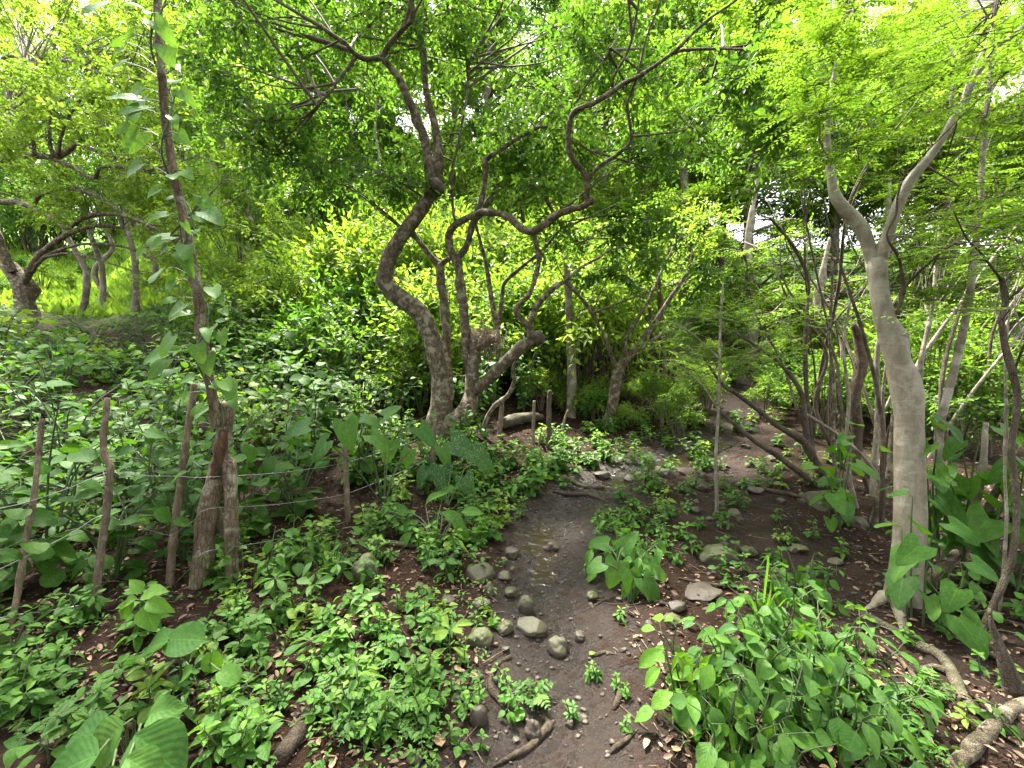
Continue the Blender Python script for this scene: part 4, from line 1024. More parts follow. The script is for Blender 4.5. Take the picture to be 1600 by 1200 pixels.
# climbing vine
vb = PP[0]
root = thing('climbing_vine', 'climbing vine with big heart leaves winding up the tall thin pole', 'vine', vb)
g = Geo(); tt = np.linspace(0, 1, 60); idf = tt * (len(pole_line) - 1); pl = np.stack([np.interp(idf, np.arange(len(pole_line)), pole_line[:, k]) for k in range(3)], -1)
an = tt * 26; vl = pl + np.stack([np.cos(an), np.sin(an), 0 * an], -1) * .045
g.tube(vl, np.full(60, .006), 6, seg=.05); lv = Leaves()
for i in range(74):
    q = min(59, max(1, int(2 + i * 57 / 74 + random.uniform(-1.5, 1.5)))); p = vl[q]; sd = (1 if i % 2 else -1)
    if random.random() < .2: sd = -sd
    off = np.array([sd * random.uniform(.03, .17), -random.uniform(.02, .12), random.uniform(-.02, .07)])
    e = p + off; g.tube([p, p + off * .5 + [0, 0, .025], e], [.003, .0025, .002], 4, seg=.05, cap=False)
    L = random.choice((.07, .09, .11, .12, .14, .155)) * (1.1 if i > 40 else 1)
    lv.add(e, [sd * random.uniform(.2, 1), -random.uniform(.1, .8), -random.uniform(.15, 1.1)], [sd * .2 + random.gauss(0, .35), -1.3 + random.gauss(0, .35), .8], L)
obj('vine_stem', g.mesh('vine_stem', M_STEM, vb), root); lv.objects('heart', 'vine', root, vb)
# wires
def wire(lab, pts):
    P = np.array(pts); root = thing('barbed_wire', lab, 'wire', P[0], 'strands of the barbed wire fence')
    Q = [P[0]]
    for a, b2 in zip(P[:-1], P[1:]):
        for t in (.33, .66, 1): Q.append(a + (b2 - a) * t - np.array([0, 0, .05 * math.sin(math.pi * t) * np.linalg.norm(b2 - a) * .4]))
    g = Geo(); ln = g.tube(Q, np.full(len(Q), .0022), 5, seg=.05); obj('strand', g.mesh('strand', M_WIRE, P[0]), root)
    g = Geo(); d = rng.normal(size=(len(ln[::3]), 3)); d = norm(d) * .014
    g.twigs(ln[::3] - d, ln[::3] + d, .0012, .0008); tag(obj('barbs', g.mesh('barbs', M_WIRE, P[0]), root), kind='stuff')
def on_post(i, f):
    P, r = PTOP[i]; k = f * (len(P) - 1); q = np.array([np.interp(k, np.arange(len(P)), P[:, j]) for j in range(3)])
    return q + np.array([0, -float(np.interp(k, np.arange(len(P)), r)) - .004, 0])
stp = lambda px, py: at(px, py, SD - .1)
wire('lowest barbed wire strand tied along the near fence posts', [at(-40, 975, 2.2), on_post(0, .35), on_post(1, .2), on_post(2, .18), stp(322, 862), on_post(3, .35), on_post(4, .3)])
wire('middle barbed wire strand tied along the near fence posts', [at(-40, 905, 2.3), on_post(0, .55), on_post(1, .44), on_post(2, .42), stp(326, 795), on_post(3, .6), on_post(4, .55)])
wire('uppermost barbed wire strand tied along the near fence posts', [at(-40, 800, 2.4), on_post(0, .75), on_post(1, .62), on_post(2, .62), stp(334, 745), on_post(3, .85), on_post(4, .8)])

# ------------------------------------------------------------------ stones
def ico(sub):
    import bmesh
    bm = bmesh.new(); bmesh.ops.create_icosphere(bm, subdivisions=sub, radius=1)
    V = np.array([v.co[:] for v in bm.verts]); F = np.array([[v.index for v in f.verts] for f in bm.faces]); bm.free()
    return V, F
ICO = ico(4); ICO2 = ico(2)
def rock(V, seed, ang=.35):
    V = V * (1 + .22 * vnoise(V * 1.3, seed) + .10 * vnoise(V * 2.9, seed + 1) + .05 * vnoise(V * 6, seed + 2) + .025 * vnoise(V * 14, seed + 3))[:, None]
    for i in range(int(ang * 14)):          # flat facets
        r_ = np.random.default_rng(seed * 31 + i); nrm = norm(r_.normal(size=3)); d = r_.uniform(.62, .88)
        o = V @ nrm - d; V = V - np.where(o > 0, o * .85, 0)[:, None] * nrm
    return V
def stone(lab, px, py, w, h, mt, ang=.3, sink=.5, flat=None, rz=None, d=None, group=None, name='stone'):
    """px, py = centre of its foot; w, h pixel width and height"""
    p = gnd(px, py); dep = unproject(p)[2]; W = w * dep / FPX; W *= .92; Hh = h * .8 * dep / FPX
    sd_ = random.randint(0, 9999)
    V = rock(ICO[0], sd_, ang); V = V / np.abs(V).max(0)
    V = V * np.array([W / 2, W / 2 * random.uniform(.75, 1.0), Hh / 2 * (1 + sink)])
    o = obj(name, mesh(name, V, [ICO[1]], M_STONES[mt])); o.location = (p[0], p[1], p[2] + Hh / 2 * (1 - sink))
    o.rotation_euler = (random.uniform(-.15, .15), random.uniform(-.15, .15), random.uniform(-.5, .5) if rz is None else rz)
    return tag(o, lab, 'stone', group)
S = [('round moss-covered boulder among herbs at the foot of the bank', 570, 902, 50, 42, 0, .1), ('broad pale flat-topped stone at the edge of the trickle', 748, 905, 58, 30, 1, .5),
     ('small tan stone touching the pale flat-topped stone', 790, 905, 26, 16, 1, .4), ('upright mossy egg stone beside the pale flat-topped stone', 765, 930, 20, 24, 0, .1),
     ('brown angular stone below the upright egg stone', 753, 948, 34, 16, 2, .4), ('oval green-brown stone standing in the mud', 822, 958, 30, 34, 0, .1), ('low mossy dome stone beside the herb patch', 752, 1008, 46, 26, 0, .1),
     ('small mossy round stone between the dome and the slab', 790, 988, 30, 20, 0, .15), ('wide flat brown slab across the muddy path', 832, 985, 56, 22, 1, .6), ('square-edged grey stone at the lower end of the slab', 870, 1018, 40, 30, 1, .6),
     ('smooth round brown pebble stone near the bottom of the path', 747, 1125, 34, 32, 2, .05), ('wet rounded stone under the yellow fallen leaf', 834, 1152, 30, 36, 2, .1), ('half-buried brown stone at the very bottom edge', 648, 1195, 30, 18, 2, .2),
     ('large mossy boulder beside the bare trail', 1122, 876, 66, 28, 0, .35), ('rounded boulder tucked against the large mossy boulder', 1168, 868, 32, 18, 0, .15), ('long flat grey slab below the large mossy boulder', 1095, 928, 64, 11, 2, .6),
     ('dark angular stone in the shallow water', 862, 858, 28, 14, 2, .5), ('mossy stone at the foot of the twin trunks', 1040, 745, 40, 20, 0, .2), ('pale stone beside the upper trickle', 985, 752, 26, 12, 1, .4),
     ('mossy rock mound under the leaning dark tree', 1290, 792, 70, 36, 0, .3), ('bright mossy stone at the thicket edge', 1340, 822, 34, 18, 0, .1), ('brown stone on the bank of the trickle', 940, 745, 30, 14, 2, .4),
     ('pale cobble lying on the upper trail', 1205, 720, 22, 10, 1, .4), ('dark cobble lying on the upper trail', 1165, 700, 18, 8, 2, .4), ('grey boulder beside the forked tree roots', 925, 722, 26, 12, 1, .4),
     ('small brown stone below the slab in the soil', 975, 1020, 16, 10, 2, .4), ('reddish stone near the broad-leaf shrub', 985, 935, 20, 12, 2, .4), ('mossy stone half under the broad-leaf shrub', 1050, 975, 30, 16, 0, .2),
     ('flat brown stone beneath the heart-leaf clump', 1030, 905, 32, 14, 2, .5), ('tan stone left among dead leaves by the log', 505, 1035, 26, 20, 1, .3), ('pointed brown stone beside the curved stick', 890, 1140, 16, 14, 2, .5),
     ('brown block of stone in the trail above the boulder', 1085, 800, 22, 12, 2, .5), ('low grey stone near the sapling', 1150, 805, 24, 10, 1, .4), ('mossy low stone on the trail side', 1250, 860, 30, 10, 0, .3), ('light pebble stone by the grass blades', 1265, 890, 14, 12, 1, .2), ('pale stone on the soil near the smooth tree', 1305, 880, 26, 10, 1, .4)]
for s_ in S: stone(*s_)
S2 = [('mossy stone wedged between the egg stone and oval stone', 798, 930, 24, 16, 0, .3), ('muddy angular stone on the near bank of the path', 700, 945, 28, 16, 2, .5), ('dark muddy stone beside the square-edged stone', 905, 1000, 22, 12, 2, .5), ('brown stone at the edge of the wet mud above the flat stone', 800, 868, 26, 14, 2, .5), ('mossy stone at the lower side of the glossy clump', 925, 935, 24, 12, 0, .4), ('muddy stone beside the round brown stone', 715, 1100, 22, 12, 2, .5), ('dark half-sunk stone below the long grey slab', 1060, 955, 34, 14, 2, .5), ('brown angular stone beside the trail sapling', 1095, 765, 26, 14, 2, .5), ('dark flat stone on the trail past the sapling', 1180, 770, 32, 12, 2, .6)]
for s_ in S2: stone(*s_)
n_s = 0
for _ in range(4000):
    px, py = random.choice(((random.uniform(830, 1330), random.uniform(640, 800)), (random.uniform(700, 1080), random.uniform(800, 1190)), (random.uniform(1060, 1380), random.uniform(780, 960))))
    p = gnd(px, py)
    if min(dpoly(p[0], p[1], TRAIL), dpoly(p[0], p[1], STREAM), dpoly(p[0], p[1], TRAIL2)) > .95: continue
    n_s += 1
    if n_s > 34: break
    w = random.uniform(7, 17) * (1.0 if py > 760 else .8)
    zone = 'on the climbing upper trail' if py < 720 else 'beside the trickle' if px < 1000 and py < 800 else 'on the bare trail by the boulder' if px > 1050 else 'in the mud of the lower path'
    mt = random.choice((1, 2, 2, 2, 2))
    stone(('pale ' if mt == 1 else 'dark ') + 'cobble scattered ' + zone, px, py, w, w * random.uniform(.4, .7), mt, random.uniform(.2, .6), .5, group=('pale' if mt == 1 else 'dark') + ' cobbles ' + zone, name='cobble')
# gravel
Vs, Fs, nn = [], [], 0
for _ in range(1500):
    t = random.random(); L = random.choice((TRAIL, STREAM, TRAIL2)); k = t * (len(L) - 1); i = min(int(k), len(L) - 2); q = L[i] + (L[i + 1] - L[i]) * (k - i) + rng.normal(size=2) * .45
    if q[1] < 1.1 or q[1] > 9: continue
    r_ = random.uniform(.003, .013) * (1 + q[1] * .06)
    V = ICO2[0] * (1 + .55 * vnoise(ICO2[0] * 1.5 + _ * 3.1, 3))[:, None] * r_ * np.array([1, random.uniform(.6, 1), .6]) + np.array([q[0], q[1], H(q[0], q[1]) + r_ * .2])
    Vs.append(V); Fs.append(ICO2[1] + nn); nn += len(V)
tag(obj('gravel', mesh('gravel', np.vstack(Vs), [np.vstack(Fs)], M_STONES[2])), 'small gravel and clods strewn along the muddy path', kind='stuff')

# ------------------------------------------------------------------ sticks, roots, logs
def stick(name, lab, pts, mat, cat='stick', lift=.5, rough=.15, side=None):
    P = np.array([gnd(a, b) for a, b, w in pts]); r = np.array([w * .5 * unproject(q)[2] / FPX for q, (a, b, w) in zip(P, pts)])
    P[:, 2] += r * lift; b = P[0].copy()
    root = thing(name, lab, cat, b)
    g = Geo(); g.tube(P, r, 10, rough, 18); obj('shaft', g.mesh('shaft', mat, b), root)
    for sd in side or ():
        Q = np.array([gnd(a, c) for a, c, w in sd]); r2 = np.array([w * .5 * unproject(q)[2] / FPX for q, (a, c, w) in zip(Q, sd)]); Q[:, 2] += r2 * .8
        g = Geo(); g.tube(Q, r2, 7, rough, 18); obj('side_branch', g.mesh('side_branch', mat, b), root)
stick('log', 'rotting brown log lying among herbs in the leaf litter', [(436, 1196, 27), (464, 1160, 25), (490, 1115, 21), (505, 1080, 18), (512, 1045, 14), (522, 1000, 9)], M_STICK, 'log')
stick('root', 'long dark root snaking downhill from the smooth grey tree', [(1345, 962, 9), (1385, 985, 12), (1430, 1010, 15), (1465, 1030, 15), (1485, 1055, 16), (1500, 1085, 17), (1520, 1120, 17)], M_BARKD, 'root', .5, .2, [[(1485, 1058, 12), (1460, 1050, 9), (1440, 1048, 6)]])
stick('log', 'bark-flaked log crossing the bottom corner near the dark root', [(1485, 1210, 20), (1525, 1168, 21), (1568, 1130, 19), (1615, 1098, 15)], M_BARK, 'log')
stick('stick', 'long curved stick lying across the mud at the bottom of the path', [(770, 1202, 4), (800, 1190, 8), (828, 1172, 10), (846, 1156, 14), (858, 1142, 15), (855, 1128, 6), (845, 1112, 3)], M_STICK)
stick('stick', 'thin bent twig below the mossy dome stone', [(798, 1030, 8), (775, 1045, 8), (765, 1070, 7), (772, 1090, 10), (792, 1112, 12)], M_STICK)
stick('stick', 'pale bare branch lying over the bank of the trickle', [(862, 748, 9), (885, 752, 8), (910, 762, 6), (945, 764, 5)], M_STICK, 'branch')
stick('log', 'dark rotten log under the old tree beside the split post', [(785, 672, 17), (805, 666, 18), (828, 662, 16), (846, 658, 10)], M_BARKD, 'log', 1.2)
stick('stick', 'short broken stick on the soil near the square-edged stone', [(922, 1028, 3), (930, 1026, 6), (945, 1023, 5), (960, 1024, 2)], M_STICK)
stick('stick', 'twig lying behind the grass blades', [(1170, 897, 5), (1220, 894, 5), (1260, 890, 4)], M_STICK, 'twig')
stick('stick', 'straight dead branch lying on the ground behind the round boulder', [(545, 852, 9), (600, 852, 9), (650, 857, 6)], M_BARKD, 'branch', 1)
stick('log', 'pale log lying behind the bent fence post', [(155, 838, 22), (185, 832, 26), (215, 828, 22)], M_STICK, 'log')
stick('stick', 'broken chunk of wood in the mud beside the broad-leaf shrub', [(950, 1186, 3), (962, 1172, 9), (980, 1158, 7), (998, 1140, 2)], M_STICK, 'wood chunk')
stick('stick', 'stubby wood piece standing near the yellow shrub edge', [(958, 1112, 4), (965, 1098, 11), (970, 1082, 9), (966, 1066, 3)], M_STICK, 'wood chunk')
for i, (a, b) in enumerate((((1440, 925), (1600, 985)), ((1470, 900), (1610, 950)), ((1500, 975), (1610, 1060)), ((1460, 975), (1560, 1010)))):
    stick('branch', ['dry pale branch on the slope behind the smooth tree', 'thin dry branch beside the twisted tree foot', 'dead branch on the slope below the twisted tree', 'short dry branch between grey tree and burnt stub'][i], [(a[0], a[1], 9), ((a[0] + b[0]) / 2, (a[1] + b[1]) / 2 + 8, 8), (b[0], b[1], 5)], M_STICK, 'branch', 1.2)

for k_, (a_, c_, w_, lb) in enumerate((((1380, 1010), (1470, 1075), 6, 'thin dead stick between the dark root and the shrub patch'), ((1520, 1010), (1600, 1090), 7, 'grey dead stick beside the burnt stub'), ((1060, 905), (1180, 922), 6, 'dead stick lying along the long grey slab'), ((1010, 935), (1080, 950), 5, 'short dead stick below the long grey slab'),
        ((690, 880), (745, 862), 7, 'dead branch piece behind the flat-topped stone'), ((560, 1010), (640, 1022), 5, 'thin stick among herbs above the rotting log'), ((865, 770), (960, 790), 6, 'dead stick across the trickle'), ((1180, 760), (1290, 790), 6, 'dead stick on the trail near the mossy rock mound'), ((740, 1040), (700, 1090), 5, 'thin stick beside the bent twig'))):
    mx_ = ((a_[0] + c_[0]) / 2 + random.uniform(-8, 8), (a_[1] + c_[1]) / 2 + random.uniform(-10, 10))
    stick('stick', lb, [(a_[0], a_[1], w_ * .5), (a_[0] * .6 + mx_[0] * .4, a_[1] * .6 + mx_[1] * .4 + 3, w_), (mx_[0], mx_[1], w_ * .9), (c_[0], c_[1], w_ * .35)], M_STICK, 'stick', 1.1)

# ------------------------------------------------------------------ plants with leaves as parts
def stem_arc(g, a, b, r, bend=.1):
    mid = (a + b) * .5 + np.array([random.gauss(0, bend), random.gauss(0, bend), .2 * bend]) * np.linalg.norm(b - a)
    return g.tube([a, mid, b], [r, r * .8, r * .5], 5, seg=.06, cap=False)

def herb(px, py, h, leaf, kind, mk, label, group, cat='plant', name='herb', base=None, n_st=None):
    """an upright low plant; every leaf is a part"""
    b = gnd(px, py) if base is None else base
    root = thing(name, label, cat, b, group); g, lv, tip = Geo(), Leaves(), Leaves()
    yt = random.random() < .4
    ns = n_st or {'whorl': random.choice((1, 2, 3)), 'rosette': 1, 'tri': 2, 'bush': 6}[kind]
    for s in range(ns):
        a0 = random.uniform(0, 6.28); lean = random.uniform(.05, .4) if ns == 1 else random.uniform(.2, .7)
        hh = h * random.uniform(.7, 1.1)
        top = b + np.array([math.cos(a0) * lean * hh, math.sin(a0) * lean * hh, hh])
        bt = b + np.array([math.cos(a0), math.sin(a0), 0]) * .02 - np.array([0, 0, .02])
        ln = stem_arc(g, bt, top, .004 + h * .006)
        if kind == 'rosette': nodes = [(1.0, 6, .15), (.8, 3, -.1)]
        elif kind == 'tri': nodes = [(t, 3, .1) for t in (.55, .8, 1.0)]
        else: nodes = [(t, random.choice((2, 3)), .15) for t in (.35, .55, .72, .87)] + [(1.0, 4, .45)]
        if kind == 'bush': nodes = [(t, 2, .1) for t in np.linspace(.25, .95, max(4, int(hh / leaf * 1.2)))] + [(1., 3, .4)]
        for j, (t, n, el) in enumerate(nodes):
            p = ln[min(len(ln) - 1, int(t * (len(ln) - 1)))]
            aa = a0 + j * 1.57 + np.arange(n) * 6.283 / n + rng.normal(size=n) * .25
            ee = el + rng.normal(size=n) * .25 - .1
            ls = leaf * (.75 + .35 * rng.random(n)) * (1.0 if t < .95 or kind == 'rosette' else .72)
            D = ad(aa, ee); pet = leaf * (.12 if kind != 'tri' else .35)
            P = p + D * pet
            g.twigs(np.repeat(p[None], n, 0), P, .0022, .0018)
            N = np.array([0, 0, 1.]) + rng.normal(size=(n, 3)) * .28
            (tip if (t >= .95 and kind != 'rosette' and mk == 'herb' and yt) else lv).add(P, D, N, ls)
    obj('stem', g.mesh('stem', M_STEM, b), root)
    tpl = {'whorl': random.choice(('ell', 'ovate')), 'rosette': 'obov', 'tri': 'ovate', 'bush': 'ovate'}[kind]
    lv.objects(tpl, mk, root, b)
    if tip.P: tip.objects(tpl, 'young', root, b)
    return root

def heart_plant(px, py, n, leaf, h, spread, mk, label, group=None, tpl='heart', name='leafy_plant', cat='plant', lean=(0, 0), base=None, up=1.0):
    b = gnd(px, py) if base is None else base
    root = thing(name, label, cat, b, group); g, lv = Geo(), Leaves()
    ns = max(4, round(n / 6.5)); k = max(3, round(n / ns))
    for i in range(ns):
        a = random.uniform(0, 6.28) if ns < 6 else i * 2.4 + random.gauss(0, .3); r_ = spread * math.sqrt((i + .5) / ns)
        out = np.array([math.cos(a), math.sin(a), 0]); z = h * random.uniform(.65, 1.08) * (1 - .35 * (r_ / spread) ** 2)
        s0 = b + out * r_ * .45; s0[2] = b[2] - .02; e = b + out * r_ + np.array([lean[0] * z, lean[1] * z, z]); m = s0 * .45 + e * .55 + np.array([random.gauss(0, .03), random.gauss(0, .03), h * .08]) - out * r_ * .08
        ln = g.tube([s0, m, e], [.003 + .004 * h, .003 + .0025 * h, .002], 5, 0, seg=.05, cap=False)
        t = np.linspace(.18 if h < .7 else .3, 1, k); q = ln[(t * (len(ln) - 1)).astype(int)]
        aa = a + np.arange(k) * 2.3 + rng.normal(size=k) * .3; ee = rng.normal(size=k) * .25 - .15; ls = leaf * (.6 + .55 * rng.random(k)) * (.8 + .3 * np.sin(np.pi * t))
        D = ad(aa, ee) + out * .35 * t[:, None]; P = q + norm(D) * (ls * random.uniform(.25, .6))[:, None] + np.array([0, 0, .15]) * ls[:, None]
        g.twigs(q, P, .0022, .0018)
        D[:, 2] -= .15 + .5 * rng.random(k)
        lv.add(P, D, np.array([0, -.3, up]) + out * .25 + rng.normal(size=(k, 3)) * .3, ls)
    obj('stem', g.mesh('stem', M_STEM, b), root); lv.objects(tpl, mk, root, b)
    return root

# named ones
def leaf_plant_px(label, leaves, base_px, mk, tpl, name, cat='plant'):
    """leaves: (px, py, depth, size m, dir angle deg in picture (0 = right, 90 = up), tilt towards viewer)"""
    b = gnd(*base_px); root = thing(name, label, cat, b); g, lv = Geo(), Leaves()
    for (a, c, d, L, ang, tilt) in leaves:
        p = at(a, c, d); an = R(ang)
        D = np.array([math.cos(an), -tilt * .6, math.sin(an) * .85]); N = np.array([0, -.55 - tilt * .2, .9]) + rng.normal(size=3) * .12
        g.tube([b - [0, 0, .02], (b + p) * .5 + np.array([random.gauss(0, .03), .03, .06]), p], [.006, .005, .003], 6, seg=.06, cap=False)
        lv.add(p, D, N, L)
    obj('stem', g.mesh('stem', M_STEM, b), root); lv.objects(tpl, mk, root, b)
leaf_plant_px('large-leaved plant with ribbed round leaves at the bottom corner of the picture', [(215, 1150, 1.42, 0.203, -35, .3), (232, 1120, 1.5, 0.133, 35, .2), (190, 1135, 1.45, 0.156, -130, .3), (165, 1140, 1.5, 0.156, 195, .2), (200, 1185, 1.3, 0.140, -20, .4), (150, 1180, 1.33, 0.148, 200, .4), (175, 1200, 1.3, 0.140, -80, .4)], (200, 1190), 'broad', 'bigbroad', 'broad_leaf_plant')
leaf_plant_px('trailing creeper with rounded leaves on long stalks in front of the bent post', [(265, 1000, 1.95, .16, 10, .2), (262, 1000, 1.95, .20, 200, .1), (330, 1020, 1.9, .08, -80, .3), (345, 1048, 1.8, .09, -20, .3), (300, 1045, 1.8, .08, 220, .3)], (285, 1070), 'herb', 'round', 'creeper')
leaf_plant_px('bright yellow-green shoot with pointed leaves beside the bent fence post', [(222, 930, 2.1, 0.128, 25, .2), (215, 935, 2.1, 0.119, 200, .3), (225, 945, 2.05, 0.136, -60, .4), (222, 925, 2.1, 0.085, 120, .1), (228, 940, 2.05, 0.128, -10, .3), (210, 938, 2.1, 0.111, 235, .3)], (222, 1000), 'young', 'ovate', 'shoot')
leaf_plant_px('big velvet heart-leaf plant hiding the short fence post', [(655, 668, 4.5, 0.265, -50, .3), (690, 700, 4.4, 0.218, -70, .3), (610, 690, 4.4, 0.234, -100, .3), (540, 660, 3.7, 0.257, -80, .3), (580, 680, 3.75, 0.211, -40, .3), (510, 690, 3.7, 0.211, -120, .3), (600, 650, 4.3, 0.203, 40, .1), (565, 655, 4.0, 0.195, -10, .2), (480, 665, 3.7, 0.203, 200, .2), (640, 705, 4.3, 0.187, -100, .3)], (600, 790), 'broad', 'bigheart', 'broad_leaf_plant')
leaf_plant_px('white-speckled broad leaf plant below the pruned limb of the old tree', [(705, 690, 4.6, 0.374, -30, .2), (740, 705, 4.5, 0.331, -50, .2), (690, 730, 4.4, 0.259, -90, .3), (725, 745, 4.4, 0.245, -70, .3), (665, 735, 4.4, 0.230, -120, .3)], (700, 790), 'speck', 'bigheart', 'speckled_plant')
leaf_plant_px('bright pointed-leaf bush leaning over the bank above the pale stone', [(690, 800, 3.6, .22, -20, .3), (705, 815, 3.5, .22, -40, .3), (680, 820, 3.5, .2, -90, .3), (655, 815, 3.6, .2, 200, .3), (665, 790, 3.7, .2, 60, .2), (640, 800, 3.7, .18, 160, .2), (670, 835, 3.4, .19, -110, .3), (700, 835, 3.4, .18, -60, .3), (645, 830, 3.5, .18, -130, .3), (720, 800, 3.5, .18, 10, .2), (690, 785, 3.7, .16, 80, .1), (660, 850, 3.4, .16, -80, .3)], (680, 865), 'herb', 'ell', 'leaning_bush')
heart_plant(975, 905, 46, .12, .42, .26, 'herb', 'glossy leafy clump growing on the bank between the trickle and boulder', tpl='ovate')
leaf_plant_px('drooping heart-leaf vine hanging over the glossy clump', [(985, 890, 2.75, 0.198, -85, .4), (1005, 905, 2.7, 0.198, -60, .4), (965, 880, 2.8, 0.171, -110, .4), (1000, 870, 2.85, 0.153, -20, .3), (1028, 848, 2.9, 0.090, -50, .3), (950, 850, 2.95, 0.135, 170, .2), (975, 855, 2.9, 0.144, 60, .2), (1015, 885, 2.75, 0.144, -35, .3), (940, 880, 2.8, 0.117, 210, .3)], (985, 940), 'broad', 'bigheart', 'heart_vine', 'vine')

# broad-leaf shrub patch near the viewer
for (px, py, n, lf, h, sp_, mk, lab, tpl) in [
    (1085, 1110, 24, .135, .42, .22, 'young', 'yellow-green end of the shrub patch nearest the muddy path', 'ell'), (1130, 1180, 34, .11, .36, .30, 'broad', 'broad-leaved shrub at the bottom of the shrub patch', 'ovate'),
    (1170, 1080, 44, .115, .42, .30, 'broad', 'broad-leaved shrub in the middle of the shrub patch', 'ovate'), (1215, 1000, 40, .10, .40, .30, 'herb', 'dense leafy shrub at the uphill end of the shrub patch', 'ovate'),
    (1265, 1070, 40, .115, .40, .28, 'broad', 'glossy broad-leaved shrub facing the dark root', 'broad'), (1290, 1160, 36, .11, .36, .28, 'broad', 'pale sheened shrub beside the bark-flaked log', 'ovate'),
    (1255, 940, 34, .09, .34, .26, 'herb', 'small-leaved bush behind the shrub patch below the bare trail', 'ovate'), (1375, 1120, 22, .12, .26, .22, 'broad', 'low spreading end of the shrub patch under the dark root', 'ell'), (1340, 1030, 22, .10, .30, .22, 'herb', 'slanting leafy stems between the shrub patch and the dark root', 'ell'),
    (1200, 1190, 26, .10, .30, .26, 'herb', 'mixed-leaf shrub at the lower edge of the patch', 'ovate')]:
    heart_plant(px, py, int(n * 2.1), lf * .93, h * .95, sp_ * .95, mk, lab, 'shrubs of the broad-leaf patch', tpl, 'broad_leaf_shrub', 'shrub')
# heart-leaf bush behind the smooth tree
for (px, py, n, lf, h, sp_, lab, dd) in [(1500, 790, 44, .20, 1.3, .46, 'tall heart-leaf bush growing against the smooth grey tree', 3.0), (1570, 800, 40, .20, 1.3, .42, 'tall heart-leaf bush around the twisted dark tree', 2.9), (1450, 760, 16, .17, 1.0, .20, 'heart-leaf spray crossing in front of the smooth grey trunk', 2.55),
                                       (1310, 730, 26, .17, 1.15, .45, 'broad-leaf branch reaching out of the thicket past the smooth trunk', 3.9)]:
    q = at(px, 720, dd); q[2] = H(q[0], q[1])
    heart_plant(0, 0, n, lf, h, sp_, 'herb', lab, None, 'bigheart', 'heart_leaf_bush', 'bush', base=q)
for (px, py, n, lf, h, lab) in [(1480, 935, 22, .075, .35, 'small round-leaf creeper at the foot of the smooth grey tree'), (1545, 905, 18, .08, .45, 'yellow-green creeper between smooth and twisted trees'), (1500, 985, 14, .07, .25, 'low creeper beside the roots of the smooth tree')]:
    heart_plant(px, py, n, lf, h, .24, 'herb', lab, None, 'round', 'creeper', 'plant')
# grass blades
b = gnd(1190, 985); root = thing('grass_tuft', 'long arching grass blades standing above the shrub patch', 'grass tuft', b)
for (tipx, tipy, hx, hy) in ((1185, 890, 1200, 870), (1240, 945, 1215, 925), (1262, 985, 1235, 935), (1150, 960, 1170, 935), (1205, 905, 1203, 930)):
    d = 2.05; P = np.array([b, (b + at(hx, hy, d)) * .5 + [0, 0, .02], at(hx, hy, d), at(tipx, tipy, d - .05)])
    Cc = catmull(P, [5, 5, 5]); w = np.sin(np.linspace(.25, math.pi, len(Cc))) * .0065; sd = norm(np.cross(np.gradient(Cc, axis=0), [0, 1., .2]))
    V = np.empty((len(Cc) * 2, 3)); V[0::2] = Cc - sd * w[:, None]; V[1::2] = Cc + sd * w[:, None]
    F = [(2 * i, 2 * i + 1, 2 * i + 3, 2 * i + 2) for i in range(len(Cc) - 1)]
    obj('blade', mesh('blade', V - b, [F], LM['herb_o'], np.tile([(.3, .5), (.7, .5)], (len(Cc), 1))), root)
# fallen leaves
for (px, py, L, ang, lab, m_) in ((806, 1135, .085, 1.2, 'yellow-green fallen leaf lying on the wet stone in the path', LM['young_o']), (920, 1030, .04, .3, 'tiny yellow fallen leaf by the broken stick', LM['young_o']), (690, 1180, .07, 2.0, 'grey dead leaf lying in the mud by the half-buried stone', M_LITTER), (955, 872, .06, 2, 'brown fallen leaf beneath the glossy clump', M_LITTER)):
    V, UV, F4, _ = TPL['ovate']; p = gnd(px, py); o = obj('fallen_leaf', mesh('fallen_leaf', V * L * np.array([1, 1, .6]), [F4], m_, UV, np.full(len(V), .8)))
    o.location = p + np.array([0, 0, .02]); o.rotation_euler = (.1, -.15, ang); tag(o, lab, 'leaf')

# herbs over the ground, each named by what it grows beside
LMK = [((570, 900), 'round mossy boulder'), ((748, 905), 'flat-topped stone'), ((752, 1005), 'mossy dome stone'), ((832, 985), 'flat brown slab'), ((150, 970), 'bent fence post'), ((266, 920), 'brown fence post'), ((318, 925), 'peeling stump'), ((545, 828), 'thin reddish post'),
       ((480, 1130), 'rotting brown log'), ((210, 1165), 'large ribbed plant'), ((300, 1020), 'round-leaf creeper'), ((10, 1010), 'nearest leaning post'), ((780, 1070), 'thin bent twig'), ((747, 1120), 'round brown stone'), ((640, 1190), 'half-buried stone'), ((690, 860), 'leaning bright bush'),
       ((822, 955), 'oval mud stone'), ((975, 900), 'glossy bank clump'), ((1122, 875), 'large trailside boulder'), ((1095, 925), 'long grey slab'), ((1120, 780), 'trail sapling'), ((900, 755), 'pale bank branch'), ((1170, 1080), 'broad-leaf shrub patch'), ((1410, 950), 'smooth grey tree'), ((1345, 820), 'bright mossy stone'), ((1040, 745), 'twin trunks stone'), ((985, 750), 'upper trickle'), ((1290, 790), 'mossy rock mound'), ((700, 770), 'speckled plant')]
seen = {}
def where(px, py):
    ds_ = sorted((math.hypot((px - a[0]), (py - a[1]) * 1.3), a[1], nm) for a, nm in LMK)
    d, ay, nm = ds_[0]
    rel = 'right against' if d < 45 else ('in front of' if py > ay + 20 else 'behind' if py < ay - 20 else 'beside')
    return f'{rel} the {nm}', ds_[1][2]
